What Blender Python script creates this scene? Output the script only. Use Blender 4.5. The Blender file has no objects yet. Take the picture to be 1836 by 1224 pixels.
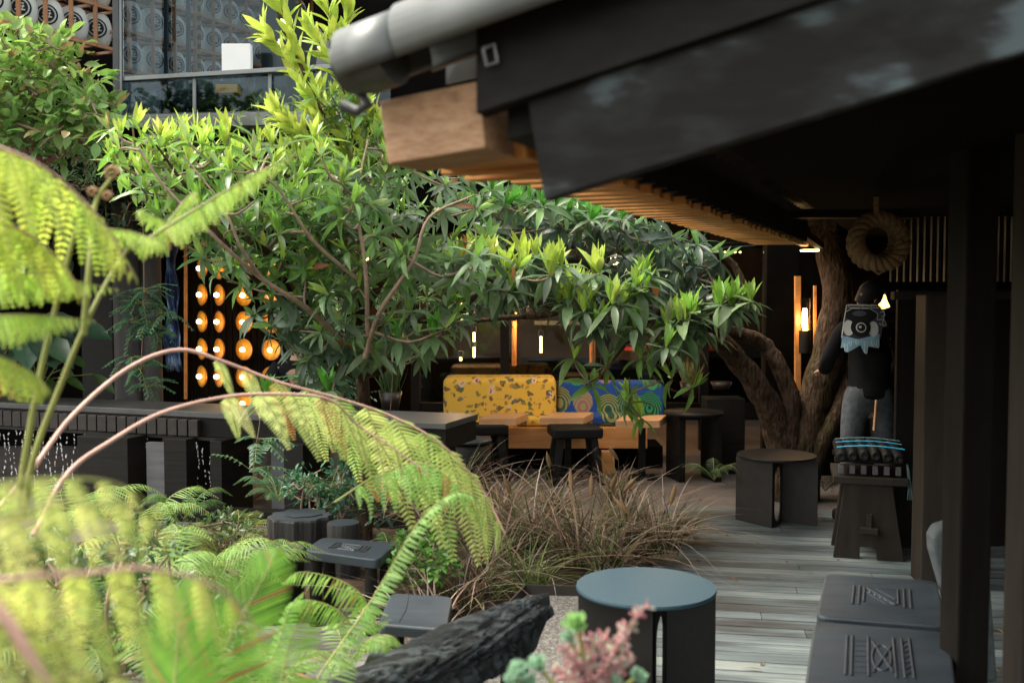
import bpy, math, random
import numpy as np
from mathutils import Vector, Matrix
random.seed(7); rng = np.random.default_rng(7)
S = bpy.context.scene; COL = S.collection
PI = math.pi
# ------------------------------------------------------------ camera
F = 1850.0; CX, CY = 918.0, 612.0; HCAM = 1.7; TH = math.atan(93 / F)
cam = bpy.data.objects.new('camera', bpy.data.cameras.new('camera')); COL.objects.link(cam)
cam.location = (0, 0, HCAM); cam.rotation_euler = (PI / 2 - TH, 0, 0)
cam.data.sensor_width = 36; cam.data.lens = 36 * F / 1836
cam.data.clip_start = 0.05; cam.data.clip_end = 400
cam.data.dof.use_dof = True; cam.data.dof.focus_distance = 6.8; cam.data.dof.aperture_fstop = 2.6
S.camera = cam
# ------------------------------------------------------------ world, sun, exposure
SUN_EL, SUN_AZ = 60, -82          # high overcast sun, beyond and to the left
w = bpy.data.worlds.new('World'); S.world = w; w.use_nodes = True
nt = w.node_tree; nt.nodes.clear()
sky = nt.nodes.new('ShaderNodeTexSky'); sky.sky_type = 'NISHITA'; sky.sun_disc = False
sky.sun_elevation = math.radians(SUN_EL); sky.sun_rotation = math.radians(SUN_AZ)
sky.dust_density = 4; sky.air_density = 1.2
hs = nt.nodes.new('ShaderNodeHueSaturation'); hs.inputs['Saturation'].default_value = 0.32; hs.inputs['Value'].default_value = 1.35
bg = nt.nodes.new('ShaderNodeBackground'); bg.inputs[1].default_value = 0.15
wo = nt.nodes.new('ShaderNodeOutputWorld')
nt.links.new(sky.outputs[0], hs.inputs['Color']); wm = nt.nodes.new('ShaderNodeMix'); wm.data_type = 'RGBA'; wm.blend_type = 'MULTIPLY'; wm.inputs[0].default_value = 1; wm.inputs[7].default_value = (1, .97, .89, 1); nt.links.new(hs.outputs[0], wm.inputs[6]); nt.links.new(wm.outputs[2], bg.inputs[0]); nt.links.new(bg.outputs[0], wo.inputs[0])
sl = bpy.data.lights.new('sun', 'SUN'); sl.energy = 1.5; sl.angle = math.radians(28); sl.color = (1.0, 0.92, 0.78)
sun = bpy.data.objects.new('sun', sl); COL.objects.link(sun)
_az = math.radians(SUN_AZ); _el = math.radians(SUN_EL)
sdir = Vector((math.sin(_az) * math.cos(_el), math.cos(_az) * math.cos(_el), math.sin(_el)))
sun.rotation_euler = sdir.to_track_quat('Z', 'Y').to_euler()
S.view_settings.view_transform = 'Standard'; S.view_settings.look = 'None'
S.view_settings.exposure = 1.6; S.view_settings.gamma = 1
S.cycles.max_bounces = 7; S.cycles.transparent_max_bounces = 12
# ------------------------------------------------------------ pixel helpers (photo 1836x1224 -> real place at distance Y)
ct, st = math.cos(TH), math.sin(TH)
def W(px, py, Y):
    a = (px - CX) / F; b = (CY - py) / F
    dy = ct + b * st; dz = -st + b * ct
    t = Y / dy
    return Vector((a * t, Y, HCAM + dz * t))
def G(px, py, z=0.0):
    a = (px - CX) / F; b = (CY - py) / F
    dy = ct + b * st; dz = -st + b * ct
    t = (z - HCAM) / dz
    return Vector((a * t, dy * t, z))
def PX(px, Y): return W(px, CY, Y).x
# ------------------------------------------------------------ materials
def newmat(name):
    m = bpy.data.materials.new(name); m.use_nodes = True
    n = m.node_tree; b = n.nodes['Principled BSDF']; return m, n, b
def L(n, a, b): n.links.new(a, b)
def tex_noise(n, scale, detail=6, vec=None, rough=.6):
    t = n.nodes.new('ShaderNodeTexNoise'); t.inputs['Scale'].default_value = scale
    t.inputs['Detail'].default_value = detail; t.inputs['Roughness'].default_value = rough
    if vec is not None: L(n, vec, t.inputs['Vector'])
    return t
def ramp(n, fac, stops):
    r = n.nodes.new('ShaderNodeValToRGB'); e = r.color_ramp.elements
    while len(e) < len(stops): e.new(0.5)
    for i, (p, c) in enumerate(stops):
        e[i].position = p; e[i].color = (*c, 1)
    L(n, fac, r.inputs[0]); return r
def mapping(n, scale=(1, 1, 1), rot=(0, 0, 0), kind='Object'):
    tc = n.nodes.new('ShaderNodeTexCoord'); mp = n.nodes.new('ShaderNodeMapping')
    mp.inputs['Scale'].default_value = scale; mp.inputs['Rotation'].default_value = rot
    L(n, tc.outputs[kind], mp.inputs['Vector']); return mp.outputs[0]
def bump(n, b, h, s=.3, d=.01):
    bp = n.nodes.new('ShaderNodeBump'); bp.inputs['Strength'].default_value = s; bp.inputs['Distance'].default_value = d
    L(n, h, bp.inputs['Height']); L(n, bp.outputs[0], b.inputs['Normal'])
def grain(name, c1, c2, scale=(3, 3, 30), rough=.5, bs=.4, c3=None, spec=.5, rr=None, bd=.006, rot=(0, 0, 0)):
    """wood-like: noise stretched along one axis of the object"""
    m, n, b = newmat(name); v = mapping(n, scale, rot)
    t = tex_noise(n, 1.0, 9, v, .65); t2 = tex_noise(n, 2.2, 4)
    v2 = mapping(n, (1, 1, 1)); L(n, v2, t2.inputs['Vector'])
    mx = n.nodes.new('ShaderNodeMix'); mx.data_type = 'FLOAT'; mx.inputs[0].default_value = .35
    L(n, t.outputs[0], mx.inputs[2]); L(n, t2.outputs[0], mx.inputs[3])
    st_ = [(.32, c1), (.68, c2)] if c3 is None else [(.3, c1), (.5, c2), (.68, c3)]
    r = ramp(n, mx.outputs[0], st_); L(n, r.outputs[0], b.inputs['Base Color'])
    b.inputs['Roughness'].default_value = rough; b.inputs['Specular IOR Level'].default_value = spec
    if rr:
        q = ramp(n, t2.outputs[0], [(.35, (rr[0],) * 3), (.65, (rr[1],) * 3)]); L(n, q.outputs[0], b.inputs['Roughness'])
    bump(n, b, t.outputs[0], bs, bd); return m
def plain(name, c, rough=.6, metal=0, spec=.5, var=.25, sc=8, bs=.15):
    m, n, b = newmat(name); t = tex_noise(n, sc, 5, mapping(n))
    lo = tuple(x * (1 - var) for x in c); hi = tuple(min(1, x * (1 + var)) for x in c)
    r = ramp(n, t.outputs[0], [(.3, lo), (.7, hi)]); L(n, r.outputs[0], b.inputs['Base Color'])
    b.inputs['Roughness'].default_value = rough; b.inputs['Metallic'].default_value = metal
    b.inputs['Specular IOR Level'].default_value = spec
    if bs: bump(n, b, t.outputs[0], bs, .004)
    return m
def emis(name, c, s):
    m, n, b = newmat(name); b.inputs['Base Color'].default_value = (*c, 1)
    b.inputs['Emission Color'].default_value = (*c, 1); b.inputs['Emission Strength'].default_value = s; return m
def leafmat(name, trans=.35, rough=.42, spec=.45, tb=1.5):
    m, n, b = newmat(name)
    a = n.nodes.new('ShaderNodeAttribute'); a.attribute_name = 'Col'
    t = tex_noise(n, 18, 3, mapping(n)); 
    mx = n.nodes.new('ShaderNodeMix'); mx.data_type = 'RGBA'; mx.blend_type = 'MULTIPLY'; mx.inputs[0].default_value = .55
    r = ramp(n, t.outputs[0], [(.3, (.55, .6, .5)), (.7, (1.2, 1.15, 1.1))])
    L(n, a.outputs['Color'], mx.inputs[6]); L(n, r.outputs[0], mx.inputs[7])
    L(n, mx.outputs[2], b.inputs['Base Color']); b.inputs['Roughness'].default_value = rough
    b.inputs['Specular IOR Level'].default_value = spec
    tr = n.nodes.new('ShaderNodeBsdfTranslucent'); g = n.nodes.new('ShaderNodeHueSaturation')
    g.inputs['Value'].default_value = tb; g.inputs['Saturation'].default_value = 1.0
    L(n, mx.outputs[2], g.inputs['Color']); L(n, g.outputs[0], tr.inputs[0])
    ms = n.nodes.new('ShaderNodeMixShader'); ms.inputs[0].default_value = trans
    L(n, b.outputs[0], ms.inputs[1]); L(n, tr.outputs[0], ms.inputs[2])
    L(n, ms.outputs[0], n.nodes['Material Output'].inputs['Surface']); return m
M = {}
M['black_wood'] = grain('black_wood', (.003, .003, .0025), (.011, .010, .008), (2, 2, 30), .6, .5, rr=(.5, .75), spec=.2)
M['black_wood_h'] = grain('black_wood_h', (.003, .003, .0025), (.012, .011, .0095), (2, 30, 30), .6, .4, rr=(.5, .7), spec=.15)
M['dark_wood'] = grain('dark_wood', (.004, .003, .0022), (.013, .010, .0075), (14, 14, 1.5), .7, .5, spec=.15)
M['dark_wood_h'] = grain('dark_wood_h', (.003, .0025, .002), (.011, .009, .007), (1.5, 16, 16), .7, .5, spec=.12)
M['fascia_plain'] = grain('fascia', (.004, .0035, .003), (.010, .010, .010), (1.5, 3, 6), .5, .25, c3=(.05, .066, .075), rr=(.35, .55), spec=.35)
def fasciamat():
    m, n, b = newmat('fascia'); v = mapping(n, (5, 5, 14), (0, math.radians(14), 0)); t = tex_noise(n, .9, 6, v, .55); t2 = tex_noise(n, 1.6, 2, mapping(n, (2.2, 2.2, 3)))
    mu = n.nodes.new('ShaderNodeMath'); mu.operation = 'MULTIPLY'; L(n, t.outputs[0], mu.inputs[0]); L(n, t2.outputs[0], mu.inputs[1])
    r = ramp(n, mu.outputs[0], [(.22, (.004, .0035, .003)), (.30, (.013, .014, .014)), (.37, (.06, .08, .085))]); L(n, r.outputs[0], b.inputs['Base Color'])  # teal blotches put both stain and wet sky gloss into the colour
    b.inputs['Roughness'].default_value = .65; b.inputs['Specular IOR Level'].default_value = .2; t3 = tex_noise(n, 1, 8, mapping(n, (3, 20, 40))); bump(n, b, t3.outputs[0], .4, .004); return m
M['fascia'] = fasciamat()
M['brown_wood'] = grain('brown_wood', (.013, .010, .008), (.036, .028, .021), (14, 14, 1.5), .7, .4, spec=.2)
M['orange_wood'] = grain('orange_wood', (.33, .12, .03), (.55, .24, .07), (1.5, 22, 16), .42, .2, c3=(.66, .34, .12))
M['table_wood'] = grain('table_wood', (.42, .2, .08), (.58, .31, .14), (2, 20, 14), .45, .15, c3=(.66, .39, .19))
M['block_wood'] = grain('block_wood', (.11, .05, .024), (.30, .165, .08), (5, 40, 60), .65, .7, c3=(.40, .26, .15))
M['slat_wood'] = grain('slat_wood', (.26, .10, .02), (.62, .29, .07), (1.5, 18, 18), .5, .3)
M['rack_wood'] = grain('rack_wood', (.33, .13, .05), (.5, .24, .11), (4, 4, 12), .5, .2)
M['metal_black'] = plain('metal_black', (.007, .0065, .006), .45, 0, .35, .3, 30, .1)
M['table_top_metal'] = plain('table_top_metal', (.014, .043, .062), .55, 0, .5, .12, 60, .12)
M['metal_brown'] = plain('metal_brown', (.028, .023, .02), .55, .2, .5, .25, 14, .2)
M['gutter'] = plain('gutter', (.085, .095, .092), .42, .25, .6, .15, 5, .1)
M['grey_metal'] = plain('grey_metal', (.17, .18, .18), .4, .4, .5, .15, 5, .1)
M['dark_metal'] = plain('dark_metal', (.05, .055, .055), .4, .3, .5, .2, 6, .1)
M['grey_wood'] = grain('grey_wood', (.04, .04, .042), (.09, .09, .095), (2, 2, 18), .6, .35, c3=(.12, .12, .125))
M['stool_top'] = grain('stool_top', (.017, .024, .031), (.036, .047, .058), (3, 14, 6), .42, .35, rr=(.38, .55))
M['counter_top'] = grain('counter_top', (.045, .045, .044), (.085, .085, .082), (1, 14, 12), .42, .3)
M['bark_black'] = grain('bark_black', (.004, .0035, .003), (.028, .025, .022), (26, 26, 3), .7, 1.0, bd=.02)
M['charred'] = None
M['cement'] = plain('cement', (.085, .10, .105), .75, 0, .3, .25, 20, .3)
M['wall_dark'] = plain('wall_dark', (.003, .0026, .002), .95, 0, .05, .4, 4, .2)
M['wall_brown'] = plain('wall_brown', (.03, .019, .012), .7, 0, .3, .5, 3, .2)
def barkmat():
    m, n, b = newmat('trunk'); v = mapping(n, (1, 1, .35)); t = tex_noise(n, 22, 8, v, .7); t2 = tex_noise(n, 3, 3, v); vo = n.nodes.new('ShaderNodeTexVoronoi'); vo.feature = 'DISTANCE_TO_EDGE'; vo.inputs['Scale'].default_value = 30; L(n, v, vo.inputs['Vector'])
    r = ramp(n, t.outputs[0], [(.3, (.022, .014, .009)), (.5, (.075, .046, .03)), (.7, (.15, .105, .075))]); q = ramp(n, t2.outputs[0], [(.5, (1, 1, 1)), (.72, (.5, .75, .35))])
    mx = n.nodes.new('ShaderNodeMix'); mx.data_type = 'RGBA'; mx.blend_type = 'MULTIPLY'; mx.inputs[0].default_value = 1; L(n, r.outputs[0], mx.inputs[6]); L(n, q.outputs[0], mx.inputs[7]); L(n, mx.outputs[2], b.inputs['Base Color'])
    b.inputs['Roughness'].default_value = .95; b.inputs['Specular IOR Level'].default_value = .1
    ad = n.nodes.new('ShaderNodeMath'); ad.operation = 'ADD'; L(n, t.outputs[0], ad.inputs[0]); L(n, vo.outputs[0], ad.inputs[1]); bump(n, b, ad.outputs[0], 1, .03); return m
M['trunk'] = barkmat()
M['trunk_grey'] = plain('trunk_grey', (.17, .14, .11), .85, 0, .2, .4, 22, .6)
M['column'] = grain('column', (.05, .046, .044), (.11, .10, .098), (18, 18, 2), .85, .7)
M['twig'] = plain('twig', (.24, .17, .12), .8, 0, .2, .3, 30, .2)
M['stem_pink'] = plain('stem_pink', (.42, .25, .20), .5, 0, .4, .25, 12, .2)
M['stem_olive'] = plain('stem_olive', (.22, .24, .06), .5, 0, .4, .25, 12, .2)
M['leaf'] = leafmat('leaf', .32, .36, .5); M['fern'] = leafmat('fern', .48, .5, .3, 1.7); M['grass'] = leafmat('grass', .3, .5, .3)
M['rope'] = grain('rope', (.08, .05, .025), (.24, .16, .085), (60, 60, 60), .9, .5, spec=.1)
M['skin'] = plain('skin', (.42, .24, .16), .5, 0, .4, .1, 20, .05)
M['skin_dark'] = plain('skin_dark', (.16, .085, .055), .5, 0, .4, .1, 20, .05)
M['hair'] = plain('hair', (.012, .01, .009), .6, 0, .4, .3, 60, .5)
M['black_cloth'] = plain('black_cloth', (.012, .012, .013), .9, 0, .1, .2, 40, .3)
M['jeans'] = plain('jeans', (.07, .075, .085), .9, 0, .1, .35, 22, .5)
M['khaki'] = plain('khaki', (.26, .24, .20), .9, 0, .1, .2, 25, .4)
M['boot'] = plain('boot', (.42, .27, .15), .75, 0, .2, .25, 25, .3)
M['blue_cloth'] = plain('blue_cloth', (.08, .28, .5), .85, 0, .2, .3, 10, .3)
M['white_print'] = plain('white_print', (.78, .78, .74), .8, 0, .2, .05, 20, 0)
M['blue_print'] = plain('blue_print', (.30, .50, .62), .8, 0, .2, .15, 20, 0)
M['grey_print'] = plain('grey_print', (.10, .10, .14), .8, 0, .2, .15, 20, 0)
M['blue_cord'] = plain('blue_cord', (.05, .45, .72), .5, 0, .4, .1, 30, 0)
M['grey_cord'] = plain('grey_cord', (.14, .24, .24), .6, 0, .3, .1, 30, 0)
M['brass'] = plain('brass', (.75, .33, .03), .4, .25, .6, .35, 14, .4)
M['bulb'] = emis('bulb', (1, .78, .44), 3)
M['filament'] = emis('filament', (1, .5, .12), 14)
M['amber_glow'] = emis('amber_glow', (1, .42, .08), 3.5)
M['warm_panel'] = emis('warm_panel', (1, .72, .3), 5)
M['strip'] = emis('strip', (1, .75, .25), 3)
M['paper'] = plain('paper', (.62, .64, .62), .8, 0, .2, .06, 6, 0)
M['ink'] = plain('ink', (.02, .02, .022), .7, 0, .2, .1, 6, 0)
M['white'] = plain('white', (.8, .8, .78), .6, 0, .3, .04, 4, 0)
M['amber'] = plain('amber', (.75, .38, .06), .6, 0, .3, .1, 4, 0)
M['ceramic'] = plain('ceramic', (.02, .015, .012), .4, 0, .4, .2, 14, .1)
M['red'] = plain('red', (.55, .05, .03), .5, 0, .4, .1, 10, 0)
M['soil'] = plain('soil', (.05, .035, .024), .95, 0, .1, .6, 14, .8)
M['rock'] = plain('rock', (.25, .19, .15), .85, 0, .2, .35, 9, .7)
M['pink'] = plain('pink', (.36, .15, .16), .55, 0, .3, .25, 30, .1)
M['seed'] = plain('seed', (.24, .15, .08), .9, 0, .1, .25, 60, .6)
def gravelmat():
    m, n, b = newmat('gravel'); v = mapping(n)
    vo = n.nodes.new('ShaderNodeTexVoronoi'); vo.inputs['Scale'].default_value = 110; L(n, v, vo.inputs['Vector'])
    r = ramp(n, vo.outputs['Color'], [(.1, (.03, .028, .025)), (.5, (.075, .07, .064)), (.9, (.17, .16, .145))]); L(n, r.outputs[0], b.inputs['Base Color'])
    b.inputs['Roughness'].default_value = .9; bump(n, b, vo.outputs['Distance'], -.9, .01); return m
M['gravel'] = gravelmat()
def charmat():
    m, n, b = newmat('charred'); v = mapping(n, (7, 26, 12))
    t = tex_noise(n, .9, 8, v, .7); vo = n.nodes.new('ShaderNodeTexVoronoi'); vo.feature = 'DISTANCE_TO_EDGE'
    ad = n.nodes.new('ShaderNodeVectorMath'); ad.operation = 'MULTIPLY_ADD'; ad.inputs[1].default_value = (1.6, 1.6, 1.6)
    L(n, t.outputs['Color'], ad.inputs[0]); L(n, v, ad.inputs[2]); L(n, ad.outputs[0], vo.inputs['Vector']); vo.inputs['Scale'].default_value = .8
    mn = n.nodes.new('ShaderNodeMath'); mn.operation = 'MINIMUM'; mn.inputs[1].default_value = .16; L(n, vo.outputs[0], mn.inputs[0])
    m2 = n.nodes.new('ShaderNodeMath'); m2.operation = 'MULTIPLY_ADD'; m2.inputs[1].default_value = .25; L(n, t.outputs[0], m2.inputs[0]); L(n, mn.outputs[0], m2.inputs[2])
    r = ramp(n, mn.outputs[0], [(.0, (.006, .006, .006)), (.12, (.024, .034, .038))]); L(n, r.outputs[0], b.inputs['Base Color'])
    b.inputs['Roughness'].default_value = .5; bump(n, b, m2.outputs[0], 1, .09); return m
M['charred'] = charmat()
def deckmat(name, c):
    m, n, b = newmat(name); v = mapping(n, (1.1, 46, 4), (0, 0, 0))
    t = tex_noise(n, 1, 10, v, .72); t2 = tex_noise(n, 1.1, 4, mapping(n, (1, 3.2, 1))); 
    mx = n.nodes.new('ShaderNodeMix'); mx.data_type = 'FLOAT'; mx.inputs[0].default_value = .45
    L(n, t.outputs[0], mx.inputs[2]); L(n, t2.outputs[0], mx.inputs[3])
    at = n.nodes.new('ShaderNodeAttribute'); at.attribute_name = 'Col'
    sp = n.nodes.new('ShaderNodeSeparateColor'); L(n, at.outputs['Color'], sp.inputs[0])
    ma = n.nodes.new('ShaderNodeMath'); ma.operation = 'MULTIPLY_ADD'; ma.inputs[1].default_value = .13; L(n, sp.outputs[0], ma.inputs[0]); L(n, mx.outputs[0], ma.inputs[2])
    r = ramp(n, ma.outputs[0], [(.40, c[0]), (.50, c[1]), (.60, c[2]), (.72, c[3])]); L(n, r.outputs[0], b.inputs['Base Color'])
    b.inputs['Roughness'].default_value = .62; bump(n, b, t.outputs[0], .5, .006); return m
M['deck'] = deckmat('deck', [(.012, .012, .012), (.042, .050, .052), (.10, .13, .138), (.22, .245, .23)])
M['path'] = deckmat('path', [(.05, .045, .042), (.11, .10, .095), (.18, .17, .165), (.26, .25, .235)])
def pavemat():
    m, n, b = newmat('patio'); v = mapping(n)
    t = tex_noise(n, 3, 8, v); t2 = tex_noise(n, 60, 3, v)
    br = n.nodes.new('ShaderNodeTexBrick'); br.inputs['Scale'].default_value = 1.6; br.inputs['Mortar Size'].default_value = .006
    br.inputs['Color1'].default_value = (.9, .9, .9, 1); br.inputs['Color2'].default_value = (1, 1, 1, 1); br.inputs['Mortar'].default_value = (.4, .4, .4, 1)
    L(n, v, br.inputs['Vector'])
    r = ramp(n, t.outputs[0], [(.3, (.085, .073, .066)), (.7, (.15, .13, .12))])
    mx = n.nodes.new('ShaderNodeMix'); mx.data_type = 'RGBA'; mx.blend_type = 'MULTIPLY'; mx.inputs[0].default_value = 1
    L(n, r.outputs[0], mx.inputs[6]); L(n, br.outputs[0], mx.inputs[7]); L(n, mx.outputs[2], b.inputs['Base Color'])
    b.inputs['Roughness'].default_value = .55; bump(n, b, t2.outputs[0], .25, .004); return m
M['patio'] = pavemat()
def glassmat(name, tint, alpha, rough=.03):
    m, n, b = newmat(name)
    tr = n.nodes.new('ShaderNodeBsdfTransparent'); tr.inputs[0].default_value = (*tint, 1)
    gl = n.nodes.new('ShaderNodeBsdfGlossy'); gl.inputs['Roughness'].default_value = rough; gl.inputs[0].default_value = (.85, .95, 1, 1)
    fr = n.nodes.new('ShaderNodeFresnel'); fr.inputs[0].default_value = 1.5
    ad = n.nodes.new('ShaderNodeMath'); ad.operation = 'ADD'; ad.inputs[1].default_value = alpha; mm_ = n.nodes.new('ShaderNodeMath'); mm_.operation = 'MULTIPLY'; mm_.inputs[1].default_value = .3; L(n, fr.outputs[0], mm_.inputs[0]); L(n, mm_.outputs[0], ad.inputs[0])
    ms = n.nodes.new('ShaderNodeMixShader'); L(n, ad.outputs[0], ms.inputs[0]); L(n, tr.outputs[0], ms.inputs[1]); L(n, gl.outputs[0], ms.inputs[2])
    L(n, ms.outputs[0], n.nodes['Material Output'].inputs['Surface']); return m
M['glass'] = glassmat('glass', (.75, .8, .8), .03); M['glass_up'] = glassmat('glass_up', (.52, .60, .64), .008)
M['water'] = emis('water', (.8, .85, .9), 0); _b = M['water'].node_tree.nodes['Principled BSDF']
_b.inputs['Base Color'].default_value = (.85, .88, .9, 1); _b.inputs['Roughness'].default_value = .05; _b.inputs['Transmission Weight'].default_value = .35
def floralmat():
    m, n, b = newmat('yellow_floral'); v = mapping(n)
    col = None
    base = n.nodes.new('ShaderNodeRGB'); base.outputs[0].default_value = (.74, .43, .05, 1); col = base.outputs[0]
    nz = tex_noise(n, 9, 3, v)
    for (sc, th, c1, c2, off) in ((11, .30, (.10, .13, .05), (.20, .10, .03), 0), (6, .23, (.62, .46, .34), (.66, .56, .42), 7), (6, .13, (.42, .03, .03), (.5, .08, .04), 7), (13, .30, (.16, .17, .06), (.42, .22, .04), 3), (8, .20, (.10, .04, .03), (.24, .2, .14), 11)):
        vo = n.nodes.new('ShaderNodeTexVoronoi'); vo.inputs['Scale'].default_value = sc
        mp = n.nodes.new('ShaderNodeVectorMath'); mp.operation = 'MULTIPLY_ADD'; mp.inputs[1].default_value = (.16, .16, .16); L(n, nz.outputs['Color'], mp.inputs[0])
        ml = n.nodes.new('ShaderNodeVectorMath'); ml.operation = 'ADD'; ml.inputs[1].default_value = (off, off * .7, off * .3); L(n, v, ml.inputs[0]); L(n, ml.outputs[0], mp.inputs[2])
        L(n, mp.outputs[0], vo.inputs['Vector'])
        lt = n.nodes.new('ShaderNodeMath'); lt.operation = 'LESS_THAN'; lt.inputs[1].default_value = th; L(n, vo.outputs[0], lt.inputs[0])
        r = ramp(n, nz.outputs[0], [(.4, c1), (.6, c2)])
        mx = n.nodes.new('ShaderNodeMix'); mx.data_type = 'RGBA'; L(n, lt.outputs[0], mx.inputs[0]); L(n, col, mx.inputs[6]); L(n, r.outputs[0], mx.inputs[7]); col = mx.outputs[2]
    L(n, col, b.inputs['Base Color']); b.inputs['Roughness'].default_value = .85; return m
M['floral'] = floralmat()
def treeprint():
    m, n, b = newmat('blue_tree_print'); v = mapping(n)
    base = n.nodes.new('ShaderNodeRGB'); base.outputs[0].default_value = (.006, .055, .26, 1); col = base.outputs[0]
    mp = n.nodes.new('ShaderNodeMapping'); mp.inputs['Scale'].default_value = (1, .001, .85); L(n, v, mp.inputs['Vector'])
    vo = n.nodes.new('ShaderNodeTexVoronoi'); vo.inputs['Scale'].default_value = 4.2; vo.inputs['Randomness'].default_value = .35; L(n, mp.outputs[0], vo.inputs['Vector'])
    wv = n.nodes.new('ShaderNodeMath'); wv.operation = 'SINE'
    mu = n.nodes.new('ShaderNodeMath'); mu.operation = 'MULTIPLY'; mu.inputs[1].default_value = 62; sx_ = n.nodes.new('ShaderNodeSeparateXYZ'); L(n, v, sx_.inputs[0]); mz = n.nodes.new('ShaderNodeMath'); mz.operation = 'MULTIPLY_ADD'; mz.inputs[1].default_value = 1.7; L(n, sx_.outputs[2], mz.inputs[0]); L(n, vo.outputs['Distance'], mz.inputs[2]); L(n, mz.outputs[0], mu.inputs[0]); L(n, mu.outputs[0], wv.inputs[0])
    vc = n.nodes.new('ShaderNodeSeparateColor'); L(n, vo.outputs['Color'], vc.inputs[0])
    r1 = ramp(n, vc.outputs[0], [(.3, (.02, .25, .10)), (.5, (.13, .22, .08)), (.8, (.28, .27, .10))])
    r2 = ramp(n, vc.outputs[1], [(.3, (.004, .03, .03)), (.6, (.01, .08, .05)), (.8, (.30, .12, .14))])
    gt = n.nodes.new('ShaderNodeMath'); gt.operation = 'GREATER_THAN'; gt.inputs[1].default_value = 0; L(n, wv.outputs[0], gt.inputs[0])
    m1 = n.nodes.new('ShaderNodeMix'); m1.data_type = 'RGBA'; L(n, gt.outputs[0], m1.inputs[0]); L(n, r1.outputs[0], m1.inputs[6]); L(n, r2.outputs[0], m1.inputs[7])
    lt = n.nodes.new('ShaderNodeMath'); lt.operation = 'LESS_THAN'; lt.inputs[1].default_value = .5; L(n, vo.outputs[0], lt.inputs[0])
    mx = n.nodes.new('ShaderNodeMix'); mx.data_type = 'RGBA'; L(n, lt.outputs[0], mx.inputs[0]); L(n, col, mx.inputs[6]); L(n, m1.outputs[2], mx.inputs[7])
    L(n, mx.outputs[2], b.inputs['Base Color']); b.inputs['Roughness'].default_value = .85; return m
M['treeprint'] = treeprint()
def tiedye():
    m, n, b = newmat('tie_dye'); t = tex_noise(n, 9, 4, mapping(n, (1, 1, .5)))
    r = ramp(n, t.outputs[0], [(.46, (.01, .02, .06)), (.55, (.08, .14, .3)), (.66, (.5, .6, .72))]); L(n, r.outputs[0], b.inputs['Base Color']); b.inputs['Roughness'].default_value = .9; return m
M['tiedye'] = tiedye()
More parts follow.
